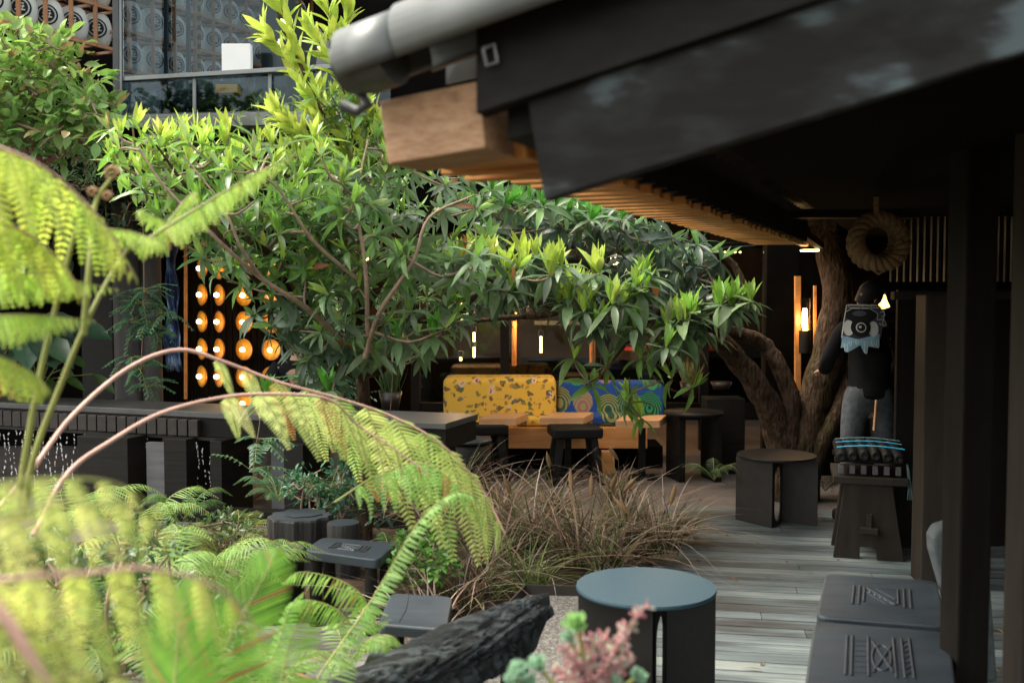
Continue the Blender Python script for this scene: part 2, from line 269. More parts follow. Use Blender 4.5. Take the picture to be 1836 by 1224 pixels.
# ------------------------------------------------------------ mesh tools
class MB:
    def __init__(s): s.v = []; s.f = []; s.mi = []; s.sm = []; s.c = None; s.mats = []
    def _m(s, mat):
        if mat not in s.mats: s.mats.append(mat)
        return s.mats.index(mat)
    def add(s, vs, fs, mat='black_wood', smooth=False):
        o = len(s.v); i = s._m(mat); s.v += [tuple(p) for p in vs]
        for f in fs: s.f.append(tuple(o + k for k in f)); s.mi.append(i); s.sm.append(smooth)
    def box(s, c, d, mat='black_wood', rz=0, R=None):
        c = Vector(c); R = R or Matrix.Rotation(rz, 3, 'Z'); vs = []
        for x in (-.5, .5):
            for y in (-.5, .5):
                for z in (-.5, .5): vs.append(c + R @ Vector((x * d[0], y * d[1], z * d[2])))
        s.add(vs, [(0, 1, 3, 2), (4, 6, 7, 5), (0, 4, 5, 1), (2, 3, 7, 6), (0, 2, 6, 4), (1, 5, 7, 3)], mat); return s
    def hexa(s, p, mat='black_wood'):
        """8 points: bottom 4 (ring) then top 4"""
        s.add(p, [(3, 2, 1, 0), (4, 5, 6, 7), (0, 1, 5, 4), (1, 2, 6, 5), (2, 3, 7, 6), (3, 0, 4, 7)], mat); return s
    def beam(s, a, b, w, h, mat='black_wood', up=(0, 0, 1)):
        a = Vector(a); b = Vector(b); t = (b - a).normalized(); u = Vector(up); sd = t.cross(u).normalized(); u = sd.cross(t)
        p = []
        for e in (a, b):
            for (i, j) in ((-.5, -.5), (.5, -.5), (.5, .5), (-.5, .5)): p.append(e + sd * w * i + u * h * j)
        return s.hexa(p, mat)
    def tube(s, pts, rad, mat='trunk', n=8, cap=True, smooth=True):
        pts = [Vector(p) for p in pts]
        if not hasattr(rad, '__len__'): rad = [rad] * len(pts)
        vs = []; fs = []; u = None
        for i, p in enumerate(pts):
            t = (pts[min(i + 1, len(pts) - 1)] - pts[max(i - 1, 0)])
            t = t.normalized() if t.length > 1e-9 else Vector((0, 0, 1))
            if u is None: u = t.orthogonal().normalized()
            u = (u - t * u.dot(t)); u = u.normalized() if u.length > 1e-6 else t.orthogonal().normalized(); v = t.cross(u)
            for k in range(n):
                a = 2 * PI * k / n; vs.append(p + (u * math.cos(a) + v * math.sin(a)) * rad[i])
        for i in range(len(pts) - 1):
            for k in range(n): fs.append((i * n + k, i * n + (k + 1) % n, (i + 1) * n + (k + 1) % n, (i + 1) * n + k))
        s.add(vs, fs, mat, smooth)
        if cap:
            s.add(vs[:n], [tuple(range(n))[::-1]], mat); s.add(vs[-n:], [tuple(range(n))], mat)
        return s
    def lathe(s, prof, c=(0, 0, 0), mat='brass', n=24, axis=None, smooth=True):
        """prof: list of (r, z)"""
        c = Vector(c); q = Vector((0, 0, 1)).rotation_difference(Vector(axis)).to_matrix() if axis else Matrix.Identity(3)
        vs = []; fs = []
        for (r, z) in prof:
            for k in range(n):
                a = 2 * PI * k / n; vs.append(c + q @ Vector((r * math.cos(a), r * math.sin(a), z)))
        for i in range(len(prof) - 1):
            for k in range(n): fs.append((i * n + k, i * n + (k + 1) % n, (i + 1) * n + (k + 1) % n, (i + 1) * n + k))
        s.add(vs, fs, mat, smooth); return s
    def prism(s, outline, z0, z1, mat, R=None, c=(0, 0, 0)):
        """outline in xy, extruded along z, then transformed"""
        c = Vector(c); R = R or Matrix.Identity(3); n = len(outline)
        vs = [c + R @ Vector((x, y, z0)) for x, y in outline] + [c + R @ Vector((x, y, z1)) for x, y in outline]
        s.add(vs, [tuple(range(n))[::-1], tuple(range(n, 2 * n))] + [(k, (k + 1) % n, n + (k + 1) % n, n + k) for k in range(n)], mat); return s
    def build(s, name, parent=None, bevel=0, seg=2, sub=0, loc=None):
        me = bpy.data.meshes.new(name); me.from_pydata(s.v, [], s.f); 
        for m in s.mats: me.materials.append(M[m])
        me.polygons.foreach_set('material_index', s.mi); me.polygons.foreach_set('use_smooth', s.sm); me.update()
        o = bpy.data.objects.new(name, me); COL.objects.link(o)
        if parent is not None:
            o.parent = parent; L_ = parent_world(parent)
            if L_.length > 0: me.transform(Matrix.Translation(-L_))
        elif loc is not None:
            me.transform(Matrix.Translation(-Vector(loc))); o.location = loc
        if bevel:
            b = o.modifiers.new('bevel', 'BEVEL'); b.width = bevel; b.segments = seg; b.limit_method = 'ANGLE'; b.angle_limit = math.radians(40)
        if sub:
            b = o.modifiers.new('sub', 'SUBSURF'); b.levels = sub; b.render_levels = sub
        return o
def parent_world(p):
    v = Vector((0, 0, 0))
    while p is not None: v = v + p.location; p = p.parent
    return v
def tag(o, label, cat, group=None, kind=None):
    o['label'] = label; o['category'] = cat
    if group: o['group'] = group
    if kind: o['kind'] = kind
    return o
def thing(name, label, cat, loc=(0, 0, 0), group=None):
    o = bpy.data.objects.new(name, None); o.empty_display_size = .1; COL.objects.link(o); o.location = loc; return tag(o, label, cat, group)
def struct(o, kind='structure'): o['kind'] = kind; return o
def dup(root, loc=None, rz=None, label=None, sc=None):
    r = root.copy(); COL.objects.link(r)
    if loc is not None: r.location = loc
    if rz is not None: r.rotation_euler = (0, 0, rz)
    if sc is not None: r.scale = (sc, sc, sc) if not hasattr(sc, '__len__') else sc
    if label: r['label'] = label
    def rec(a, b):
        for ch in list(a.children):
            if ch == b: continue
            c = ch.copy(); COL.objects.link(c); c.parent = b; rec(ch, c)
    rec(root, r); return r
# foliage: arrays of leaves -> one mesh
class LB:
    def __init__(s): s.P = []; s.D = []; s.N = []; s.l = []; s.w = []; s.k = []; s.c = []; s.wood = MB()
    def leaf(s, p, d, n, l, w, k, c):
        s.P.append(tuple(p)); s.D.append(tuple(d)); s.N.append(tuple(n)); s.l.append(l); s.w.append(w); s.k.append(k); s.c.append(c)
    def build(s, name, mat, parent=None, prof=((0, .12), (.2, .7), (.45, 1), (.72, .75), (1, .02)), fold=.18, mid=True, wood=True, loc=None):
        P = np.array(s.P, float).reshape(-1, 3); D = np.array(s.D, float).reshape(-1, 3); N = np.array(s.N, float).reshape(-1, 3); l = np.array(s.l); wd = np.array(s.w); k = np.array(s.k); C = np.array(s.c, float).reshape(-1, 3)
        D /= np.linalg.norm(D, axis=1)[:, None] + 1e-9
        Sd = np.cross(D, N); Sd /= np.linalg.norm(Sd, axis=1)[:, None] + 1e-9; U = np.cross(Sd, D)
        cols = (-1, 0, 1) if mid else (-1, 1); nc = len(cols); ns = len(prof); V = []
        for (t, ww) in prof:
            for cc in cols:
                V.append(P + D * (l * t * (1 - .25 * np.abs(k) * t))[:, None] + Sd * (cc * ww * wd * .5)[:, None] + U * ((-k * l * t * t) + (abs(cc) * fold * ww * wd))[:, None])
        V = np.stack(V, 1); n = len(P); nv = ns * nc
        fl = [(i * nc + j, i * nc + j + 1, (i + 1) * nc + j + 1, (i + 1) * nc + j) for i in range(ns - 1) for j in range(nc - 1)]
        FA = (np.array(fl)[None] + (np.arange(n) * nv)[:, None, None]).reshape(-1, 4); V = V.reshape(-1, 3)
        wv = np.array(s.wood.v, float).reshape(-1, 3); off = len(V); allV = np.concatenate([V, wv]) if len(wv) else V
        faces = FA.tolist() + [tuple(off + q for q in f) for f in s.wood.f]
        me = bpy.data.meshes.new(name); me.from_pydata(allV.tolist(), [], faces)
        me.materials.append(M[mat])
        for m in s.wood.mats: me.materials.append(M[m])
        mi = [0] * len(FA) + [1 + q for q in s.wood.mi]; me.polygons.foreach_set('material_index', mi)
        me.polygons.foreach_set('use_smooth', [True] * len(mi))
        ca = me.color_attributes.new('Col', 'FLOAT_COLOR', 'POINT')
        cc = np.ones((len(allV), 4)); cc[:off, :3] = np.repeat(C, nv, 0); ca.data.foreach_set('color', cc.ravel())
        me.update(); o = bpy.data.objects.new(name, me); COL.objects.link(o)
        if parent is not None: 
            o.parent = parent; L_ = parent_world(parent); me.transform(Matrix.Translation(-L_))
        elif loc is not None: me.transform(Matrix.Translation(-Vector(loc))); o.location = loc
        return o
def smooth_path(pts, n=24):
    """Catmull-Rom"""
    p = [Vector(a) for a in pts]; p = [p[0] * 2 - p[1]] + p + [p[-1] * 2 - p[-2]]; out = []; m = len(p) - 3
    for i in range(n + 1):
        u = i / n * m; k = min(int(u), m - 1); t = u - k; a, b, c, d = p[k:k + 4]
        out.append(.5 * ((2 * b) + (c - a) * t + (2 * a - 5 * b + 4 * c - d) * t * t + (3 * b - a - 3 * c + d) * t ** 3))
    return out
def rv(s=1): return Vector((random.uniform(-s, s), random.uniform(-s, s), random.uniform(-s, s)))
def mixc(a, b, t): return tuple(x * (1 - t) + y * t for x, y in zip(a, b))
def jit(c, s=.2):
    k = 1 + random.uniform(-s, s); return tuple(max(0, x * k * (1 + random.uniform(-s * .3, s * .3))) for x in c)
def inpoly(x, y, P):
    r = False; j = len(P) - 1
    for i in range(len(P)):
        if (P[i][1] > y) != (P[j][1] > y) and x < (P[j][0] - P[i][0]) * (y - P[i][1]) / (P[j][1] - P[i][1]) + P[i][0]: r = not r
        j = i
    return r
ORD = ['first', 'second', 'third', 'fourth', 'fifth', 'sixth', 'seventh', 'eighth', 'ninth', 'tenth', 'eleventh', 'twelfth']
#@@GROUND
g = MB(); g.add([(-60, -20, -.03), (60, -20, -.03), (60, 80, -.03), (-60, 80, -.03)], [(0, 1, 2, 3)], 'soil'); struct(g.build('ground'))
g = MB(); g.add([(-9, 6.7, 0), (-2.2, 6.7, 0), (-1.2, 7.2, 0), (1.3, 7.6, 0), (7, 7.4, 0), (7, 16, 0), (-9, 16, 0)], [tuple(range(7))], 'patio'); struct(g.build('patio'))
def deck(name, x0, x1, y0, y1, z, bw, rot, org, mat, poly=None):
    V = []; Fc = []; C = []; y = y0; R = Matrix.Rotation(rot, 3, 'Z'); org = Vector(org)
    while y < y1:
        x = x0 + random.uniform(-1.5, 0)
        while x < x1:
            xe = x + random.uniform(1.6, 2.8); t = random.random(); o = len(V)
            for (a, b, c) in ((x, y, 0), (xe - .004, y, 0), (xe - .004, y + bw - .007, 0), (x, y + bw - .007, 0)):
                for zz in (-.025, 0): V.append(org + R @ Vector((max(x0, min(x1, a)), b, z + zz))); C.append((t, t, t, 1))
            Fc += [(o + 1, o + 3, o + 5, o + 7), (o, o + 1, o + 7, o + 6), (o + 2, o + 3, o + 1, o), (o + 4, o + 5, o + 3, o + 2)]; x = xe
        y += bw
    me = bpy.data.meshes.new(name); me.from_pydata([tuple(v - org) for v in V], [], Fc); me.materials.append(M[mat])
    ca = me.color_attributes.new('Col', 'FLOAT_COLOR', 'POINT'); ca.data.foreach_set('color', [q for c in C for q in c])
    # object-space grain runs along the boards
    me.transform(Matrix.Rotation(-rot, 4, 'Z')); o = bpy.data.objects.new(name, me); COL.objects.link(o); o.location = org; o.rotation_euler = (0, 0, rot); return struct(o)
deck('deck', -.80, 3.6, -.0, 5.3, .012, .125, math.radians(-10), (1.0, 2.6, 0), 'deck')
deck('boardwalk', -1.6, 1.3, 0, 1.9, .0, .12, math.radians(-8), (-.9, 3.6, 0), 'path')
# planting bed mound
def mound(name, pts, z, mat='soil'):
    n = 26; xs = [p[0] for p in pts]; ys = [p[1] for p in pts]; V = []; Fc = []
    for i in range(n + 1):
        for j in range(n + 1):
            x = min(xs) + (max(xs) - min(xs)) * i / n; y = min(ys) + (max(ys) - min(ys)) * j / n
            d = .0 if not inpoly(x, y, pts) else 1
            V.append((x, y, -.028 + d * (z + .04 * math.sin(x * 5 + y * 3) * math.cos(y * 7 - x) + random.uniform(0, .02))))
    for i in range(n):
        for j in range(n): a = i * (n + 1) + j; Fc.append((a, a + n + 1, a + n + 2, a + 1))
    m = MB(); m.add(V, Fc, mat, True); return struct(m.build(name))
mound('planting_bed', [(-3.8, 2), (-1.7, 3.8), (-1.9, 5.5), (-.3, 5.4), (-.1, 4.2), (.15, 4.3), (.45, 5.2), (1.0, 6.6), (1.2, 7.5), (-1.3, 7.1), (-2.2, 6.8), (-5, 7)], .09)
#@@PAVILION
# eave line: from (-.28,2.3) to (2.04,8.0), bottom z 1.98
E0 = Vector((-.28, 2.3, 0)); ED = Vector((2.32, 5.7, 0)).normalized(); EP = Vector((ED.y, -ED.x, 0)); EZ = 1.98
pav = thing('timber_pavilion', 'dark timber pavilion with low sloping roof and slatted eave at the right', 'pavilion')
def EPt(a, b, z): return E0 + ED * a + EP * b + Vector((0, 0, z))
# roof deck (dark soffit + slope)
sp = math.tan(math.radians(14))
m = MB(); m.hexa([EPt(.12, .10, 2.20 + .02), EPt(9.5, .10, 2.22), EPt(9.5, 4.2, 2.22 + 4.1 * sp), EPt(.12, 4.2, 2.22 + 4.1 * sp), EPt(.12, .10, 2.26), EPt(9.5, .10, 2.26), EPt(9.5, 4.2, 2.28 + 4.1 * sp), EPt(.12, 4.2, 2.28 + 4.1 * sp)], 'black_wood'); m.build('roof', pav)
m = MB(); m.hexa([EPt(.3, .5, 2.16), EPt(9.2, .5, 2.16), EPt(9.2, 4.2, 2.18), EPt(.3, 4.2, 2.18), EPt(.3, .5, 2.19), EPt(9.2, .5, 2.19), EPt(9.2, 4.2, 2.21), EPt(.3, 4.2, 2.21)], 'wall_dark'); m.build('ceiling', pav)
# eave slats
NS = 33
for i in range(NS):
    a = .30 + i * .150; ln = .30 + random.uniform(-.012, .012); m = MB()
    zz = EZ + (.02 if i > 1 else .0)
    m.beam(EPt(a, -.0 + random.uniform(-.008, .008), zz + .02), EPt(a, ln, zz + .02), .055, .036, 'slat_wood'); m.build('eave_slat', pav, bevel=.003)
    m = MB(); m.beam(EPt(a, .32, EZ + .04), EPt(a, .32, EZ + .235), .05, .045, 'dark_wood', up=(1, 0, 0)); m.build('upright_slat', pav)
m = MB(); m.beam(EPt(.28, .2, EZ + .075), EPt(6.3, .2, EZ + .075), .05, .04, 'slat_wood'); m.build('slat_rail', pav)
m = MB(); m.beam(EPt(.3, .12, EZ + .165), EPt(9, .12, EZ + .165), .04, .13, 'black_wood'); m.build('eave_beam', pav)
# purlin block at the gable
m = MB()
a0, a1, a2, a3 = W(680, 182, 2.3), W(859, 145, 2.16), W(870, 265, 2.16), W(695, 295, 2.3)
dv = ED * .17
m.hexa([a3, a2, a2 + dv, a3 + dv, a0, a1, a1 + dv, a0 + dv], 'block_wood'); m.build('purlin_end', pav, bevel=.004)
m = MB(); q = ED * .22
m.hexa([W(775, 300, 2.45), W(945, 283, 2.35), W(945, 283, 2.35) + q, W(775, 300, 2.45) + q, W(775, 190, 2.45), W(938, 180, 2.35), W(938, 180, 2.35) + q, W(775, 190, 2.45) + q], 'slat_wood'); m.build('second_purlin', pav, bevel=.004)
m = MB(); m.hexa([W(800, 152, 2.3), W(858, 138, 2.25), W(862, 138, 2.5), W(802, 152, 2.5), W(800, 60, 2.3), W(850, 40, 2.25), W(850, 40, 2.5), W(800, 60, 2.5)], 'dark_metal'); m.build('bracket', pav)
m = MB(); c = [W(866, 88, 2.1), W(886, 80, 2.1), W(892, 112, 2.1), W(872, 118, 2.1)]; m.tube(c + [c[0]], .004, 'grey_metal', 6, False); m.build('buckle', pav)
# bargeboard: lower-left corner (975,360), rising right
def BP(px, py, Y): return W(px, py, Y)
k0 = Vector((.0648, 2.1, 0)); 
def barge(t, z, back=0): p = k0 + EP * t + ED * back; return Vector((p.x, p.y, z))
zb = W(975, 360, 2.1).z
def zr(t): return zb + .2575 * t
m = MB(); T1 = 1.9
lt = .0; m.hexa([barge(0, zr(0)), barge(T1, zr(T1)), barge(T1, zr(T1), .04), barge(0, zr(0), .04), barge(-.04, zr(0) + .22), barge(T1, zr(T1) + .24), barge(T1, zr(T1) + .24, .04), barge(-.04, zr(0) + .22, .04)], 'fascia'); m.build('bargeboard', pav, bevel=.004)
m = MB(); m.hexa([barge(-.14, zr(-.14) + .215, -.025), barge(T1, zr(T1) + .17, -.025), barge(T1, zr(T1) + .17, .03), barge(-.14, zr(-.14) + .215, .03), barge(-.14, zr(-.14) + .40, -.025), barge(T1, zr(T1) + .40, -.025), barge(T1, zr(T1) + .4, .03), barge(-.14, zr(-.14) + .40, .03)], 'black_wood_h'); m.build('upper_board', pav, bevel=.004)
m = MB(); m.hexa([barge(-.1, zr(-.1) + .16, .05), barge(T1, zr(T1) + .1, .05), barge(T1, zr(T1) + .1, .3), barge(-.1, zr(-.1) + .16, .3), barge(-.1, zr(-.1) + .3, .05), barge(T1, zr(T1) + .5, .05), barge(T1, zr(T1) + .5, .3), barge(-.1, zr(-.1) + .3, .3)], 'black_wood'); m.build('verge_rafter', pav)
# verge gutter: half-round cover
ga, gb = W(632, 118, 2.25), W(1105, -52, 2.0); r0 = .079
def halfround(a, b, r, mat, a0=-30, a1=210, th=.006, n=20):
    t = (b - a).normalized(); sd = t.cross(Vector((0, 0, 1))).normalized(); u = sd.cross(t); mm = MB(); vs = []
    for e in (a, b):
        for rr in (r, r - th):
            for k in range(n + 1): an = math.radians(a0 + (a1 - a0) * k / n); vs.append(e + (sd * math.cos(an) + u * math.sin(an)) * rr)
    n1 = n + 1; fs = []
    for k in range(n):
        fs += [(k, k + 1, 2 * n1 + k + 1, 2 * n1 + k), (n1 + k, 3 * n1 + k, 3 * n1 + k + 1, n1 + k + 1), (k, n1 + k, n1 + k + 1, k + 1), (2 * n1 + k, 2 * n1 + k + 1, 3 * n1 + k + 1, 3 * n1 + k)]
    fs += [(0, 2 * n1, 3 * n1, n1), (n, n1 + n, 3 * n1 + n, 2 * n1 + n)]
    mm.add(vs, fs, mat, True); return mm
mid = ga.lerp(gb, .25); 
gt = halfround(ga, mid, r0, 'gutter').build('verge_tile', pav)
gt2 = halfround(mid - (gb - ga) * .006, gb, r0 + .008, 'gutter').build('verge_tile', pav)
halfround(gb - (gb - ga) * .02, gb + (gb - ga) * 1.2, r0, 'gutter').build('verge_tile', pav)
m = MB(); tt = (gb - ga).normalized(); m.tube([ga - tt * .02, ga + tt * .04, ga + tt * .1], [.058, .072, .072], 'dark_metal', 20); 
m.tube([W(645, 165, 2.27), W(660, 188, 2.27), W(640, 200, 2.27), W(612, 188, 2.28)], .012, 'dark_metal', 8); m.build('gutter_end', pav)
m = MB(); m.beam(W(1240, 384, 6.2), W(1640, 384, 6.2), .15, .05, 'dark_wood_h'); m.build('cross_beam', pav)
m = MB(); m.beam(W(1100, 250, 3.4), W(1330, 372, 6.0), .06, .08, 'dark_wood_h'); m.build('rafter', pav)
m = MB(); m.beam(W(1380, 378, 5.9), W(1470, 440, 8.0), .06, .05, 'dark_wood_h'); m.build('rafter', pav)
# posts of the pavilion
def post(p, w_, d_, z0, z1, mat, name, par, rz=0):
    m = MB(); m.box((p[0], p[1], (z0 + z1) / 2), (w_, d_, z1 - z0), mat, rz); return m.build(name, par, bevel=.008)
pb = G(1676, 1044); post((pb.x, pb.y), .22, .2, 0, 1.67, 'brown_wood', 'post', pav, -.1)
p = W(1740, 612, 3.5); post((p.x, p.y), .115, .12, 0, 2.25, 'dark_wood', 'post', pav, .1)
p = W(1850, 612, 3.1); post((p.x + .06, p.y), .21, .1, 0, 2.3, 'brown_wood', 'post', pav, .1)
# black slatted screen behind (x 1610-1800, y 380-530) and door panels
p0 = W(1628, 375, 6.8); 
for i in range(20):
    q = W(1600 + i * 12, 450, 6.6); m = MB(); m.box((q.x, q.y, 2.0), (.02, .03, .5), 'black_wood'); m.build('screen_slat', pav)
m = MB(); a = W(1600, 530, 6.5); b = W(1840, 530, 6.5); m.beam(a, b, .06, .05, 'brown_wood'); m.build('screen_rail', pav)
for (x0, x1) in ((1612, 1700), (1708, 1780), (1788, 1900)):
    a = W(x0, 600, 6.7); b = W(x1, 600, 6.7); m = MB(); m.box(((a.x + b.x) / 2, 6.75, .85), (b.x - a.x, .04, 1.7), 'dark_wood'); m.build('door_panel', pav, bevel=.004)
m = MB(); m.box((5.2, 6, 1.4), (.1, 12, 2.8), 'wall_dark'); m.build('side_wall', pav)
m = MB(); m.box((4.6, 9.9, 1.4), (3.6, .1, 2.8), 'wall_dark'); m.build('rear_wall', pav)
#@@BACKBUILDING
bb = thing('garden_restaurant', 'low dark restaurant front with glass panes and warm lamps beyond the tree', 'building')
YB = 10.9
def wallx(x0, x1, Y, z0, z1, mat, name, par, th=.06, bev=0):
    a, b = PX(x0, Y), PX(x1, Y); m = MB(); m.box(((a + b) / 2, Y, (z0 + z1) / 2), (b - a, th, z1 - z0), mat); return m.build(name, par, bevel=bev)
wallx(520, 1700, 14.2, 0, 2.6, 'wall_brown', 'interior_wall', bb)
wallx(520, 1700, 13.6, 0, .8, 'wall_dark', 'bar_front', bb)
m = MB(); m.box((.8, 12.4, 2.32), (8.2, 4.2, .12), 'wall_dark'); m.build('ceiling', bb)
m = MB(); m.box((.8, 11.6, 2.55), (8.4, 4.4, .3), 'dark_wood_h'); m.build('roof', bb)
for x in (630, 745, 905, 1085, 1262, 1375): wallx(x - 8, x + 8, YB, 0, 2.3, 'dark_wood', 'window_post', bb, .1, .004)
for (x0, x1) in ((753, 897), (913, 1077), (1093, 1254), (1270, 1367)): wallx(x0, x1, YB, .5, 2.2, 'glass', 'window_pane', bb, .012)
wallx(745, 1375, YB + .02, .32, .5, 'dark_wood_h', 'sill', bb, .09)
wallx(958, 1090, 13.0, 1.26, 1.31, 'cement', 'shelf', bb, .3)
wallx(1100, 1260, 13.3, .8, 1.2, 'wall_brown', 'bar_counter', bb, .3)
wallx(1120, 1300, 12.8, .95, 1.02, 'red', 'red_shelf', bb, .2)
for (x, y0, y1, r) in ((922, 560, 655, .03), (1062, 545, 655, .035)):
    m = MB(); m.tube([W(x, y0, 12.4), W(x, y1, 12.4)], r, 'orange_wood', 10); m.build('interior_pole', bb)
for (x0, y0, x1, y1) in ((810, 655, 900, 700), (1010, 670, 1075, 720)):
    m = MB(); a, b = W(x0, y0, 12.2), W(x1, y1, 12.2); m.box((a + b) / 2, (b.x - a.x, .5, a.z - b.z), 'wall_brown'); m.build('booth', bb, bevel=.02)
m = MB(); a, b = W(1137, 455, 11.6), W(1185, 455, 11.6); m.box((a + b) / 2, (b.x - a.x, .12, .02), 'strip'); m.build('strip_light', bb)
for i in range(9):
    x = 1072 + i * 8.5 if i < 5 else 1300 + (i - 5) * 9; p = W(x, 457 if i < 5 else 452, 11.8); m = MB(); m.lathe([(.001, -.012), (.012, -.006), (.015, .004), (.001, .012)], p, 'strip', 10); m.build('ceiling_lamp', bb)
# hanging glass lamps inside
def bottle_lamp(x, y0, y1, Y, i, lab):
    t = thing('pendant_lamp', lab, 'lamp', W(x, y0, Y), 'pendant lamps inside the restaurant')
    a, b = W(x, y0, Y), W(x, y1, Y); m = MB(); m.tube([a, a.lerp(b, .5), b], .012, 'filament', 8); m.build('bulb', t)
    m = MB(); m.tube([a + Vector((0, 0, .07)), a + Vector((0, 0, .0))], .03, 'dark_metal', 10); m.build('socket', t)
    m = MB(); m.tube([a + Vector((0, 0, .07)), Vector((a.x, a.y, 2.27))], .004, 'dark_metal', 5); m.build('cord', t); return t
bottle_lamp(850, 596, 612, 12, 0, 'small warm bulb at the left end behind the glass'); bottle_lamp(850, 622, 640, 12.1, 0, 'small warm bulb hanging low beside a column of bulbs')
bottle_lamp(970, 603, 632, 11.9, 0, 'long coiled warm bulb glowing behind glass above the blue cushion')
bottle_lamp(826, 640, 646, 11.8, 0, 'tiny warm bulb low above the yellow cushion'); bottle_lamp(826, 512, 560, 12.3, 0, 'slim string of warm light high above the yellow cushion')
# pots on the ledge
def pot_plant(px, py, Y, lab, h=.3, col=(.2, .2, .08)):
    base = W(px, py, Y); t = thing('potted_plant', lab, 'plant', base)
    m = MB(); m.lathe([(.0, .0), (.07, 0), (.1, .16), (.085, .16), (.08, .13), (0, .13)], base, 'ceramic', 20); m.build('pot', t)
    lb = LB()
    for i in range(110):
        d = Vector((random.gauss(0, .3), random.gauss(0, .3), 1)); lb.leaf(base + Vector((random.gauss(0, .03), random.gauss(0, .03), .12)), d, rv() + Vector((0, -1, 0)), h * random.uniform(.6, 1.1), .008, .12, jit(col))
    lb.build('foliage', 'grass', t, mid=False); return t
pot_plant(1236, 712, 10.5, 'dry grassy plant in a dark pot by the window beside the blue cushion')
pot_plant(700, 735, 8.8, 'bushy green potted plant behind the counter end', .38, (.05, .09, .03))
# second floor, glass balcony
ub = thing('upper_storey', 'upper glass storey with steel balcony rail above the planted roof', 'building')
YA, YR = 8.6, 8.1
def pan(x0, y0, Y0, x1, y1, Y1, th, h, mat, name, par):   # beam along a line
    m = MB(); m.beam(W(x0, y0, Y0), W(x1, y1, Y1), th, h, mat); return m.build(name, par, bevel=.003)
pan(212, 224, YA, 720, 214, 7.9, .3, .10, 'grey_metal', 'balcony_slab', ub)
pan(218, 143, YA, 720, 113, 7.9, .06, .035, 'grey_metal', 'top_rail', ub)
pan(222, 208, YA, 720, 196, 7.9, .04, .02, 'dark_metal', 'bottom_rail', ub)
for x, Y in ((349, 8.43), (484, 8.25), (620, 8.05)): 
    m = MB(); a = W(x, 209 - (x - 222) * .024, Y); b = W(x, 141 - (x - 218) * .058, Y); m.beam(a, b, .025, .025, 'grey_metal', up=(0, 1, 0)); m.build('baluster', ub)
def quad(name, pts, mat, par, th=.01):
    m = MB(); nrm = (Vector(pts[1]) - Vector(pts[0])).cross(Vector(pts[3]) - Vector(pts[0])).normalized() * th
    m.hexa([Vector(p) for p in pts] + [Vector(p) + nrm for p in pts], mat); return m.build(name, par)
quad('glass_pane', [W(222, 206, 8.62), W(349, 204, 8.45), W(349, 138, 8.45), W(222, 143, 8.62)], 'glass_up', ub)
quad('glass_pane', [W(352, 204, 8.45), W(484, 200, 8.27), W(484, 130, 8.27), W(352, 137, 8.45)], 'glass_up', ub)
quad('glass_pane', [W(487, 200, 8.27), W(700, 194, 7.95), W(700, 118, 7.95), W(487, 130, 8.27)], 'glass_up', ub)
quad('glass_wall', [W(222, 210, 9.0), W(520, 200, 8.65), W(480, -160, 8.65), W(222, -160, 9.0)], 'glass_up', ub)
m = MB(); m.beam(W(211, 235, 8.6), W(208, -200, 8.6), .05, .06, 'dark_metal', up=(0, 1, 0)); m.build('corner_post', ub)
m = MB(); m.beam(W(218, 235, 8.56), W(216, -200, 8.56), .018, .03, 'grey_metal', up=(0, 1, 0)); m.build('corner_trim', ub)
for x in (298, 338): 
    m = MB(); m.beam(W(x, 208, 8.97), W(x, -200, 8.97), .03, .04, 'dark_metal', up=(0, 1, 0)); m.build('mullion', ub)
# dark back walls, floor and roof of the upper room
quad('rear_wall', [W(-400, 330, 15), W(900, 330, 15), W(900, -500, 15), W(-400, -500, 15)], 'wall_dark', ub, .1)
m = MB(); m.box((-3.2, 11.6, 3.0), (9.5, 6.4, .08), 'wall_dark'); m.build('floor', ub)
m = MB(); m.box((-4.2, 10.9, 5.9), (5.2, 6.5, .1), 'wall_dark'); m.build('roof', ub)
m = MB(); a = W(480, -10, 9.4); pts = [W(466, -60, 9.2), W(535, 10, 9.1), W(572, 50, 9.1), W(560, 205, 9.2), W(470, 205, 9.3)]
m.add([*pts, *[p + Vector((.0, .5, 0)) for p in pts]], [(0, 1, 2, 3, 4), (9, 8, 7, 6, 5), (0, 5, 6, 1), (1, 6, 7, 2), (2, 7, 8, 3)], 'dark_metal'); m.build('gable', ub)
m = MB(); a, b = W(393, 75, 8.42), W(446, 126, 8.42); m.box((a + b) / 2 + Vector((0, .1, 0)), (b.x - a.x, .08, a.z - b.z), 'white'); o = tag(m.build('storage_box', bevel=.006), 'tall white box with a slot standing inside the upper glass room', 'box')
m = MB(); a, b = W(383, 149, 8.5), W(423, 165, 8.5); m.box((a + b) / 2 + Vector((0, .1, 0)), (b.x - a.x, .1, a.z - b.z), 'amber'); o = tag(m.build('storage_box', bevel=.004), 'low amber block imitating an orange reflection in the balcony glass', 'box')  # amber block modelled in place of an orange reflection in the upper glass
m = MB(); m.lathe([(.01, .2), (.3, .18), (.5, .08), (.55, 0), (.4, -.1), (.01, -.12)], W(370, 190, 9.6), 'dark_metal', 24); o = tag(m.build('round_pouf'), 'round black pouf low behind the balcony glass', 'seat')
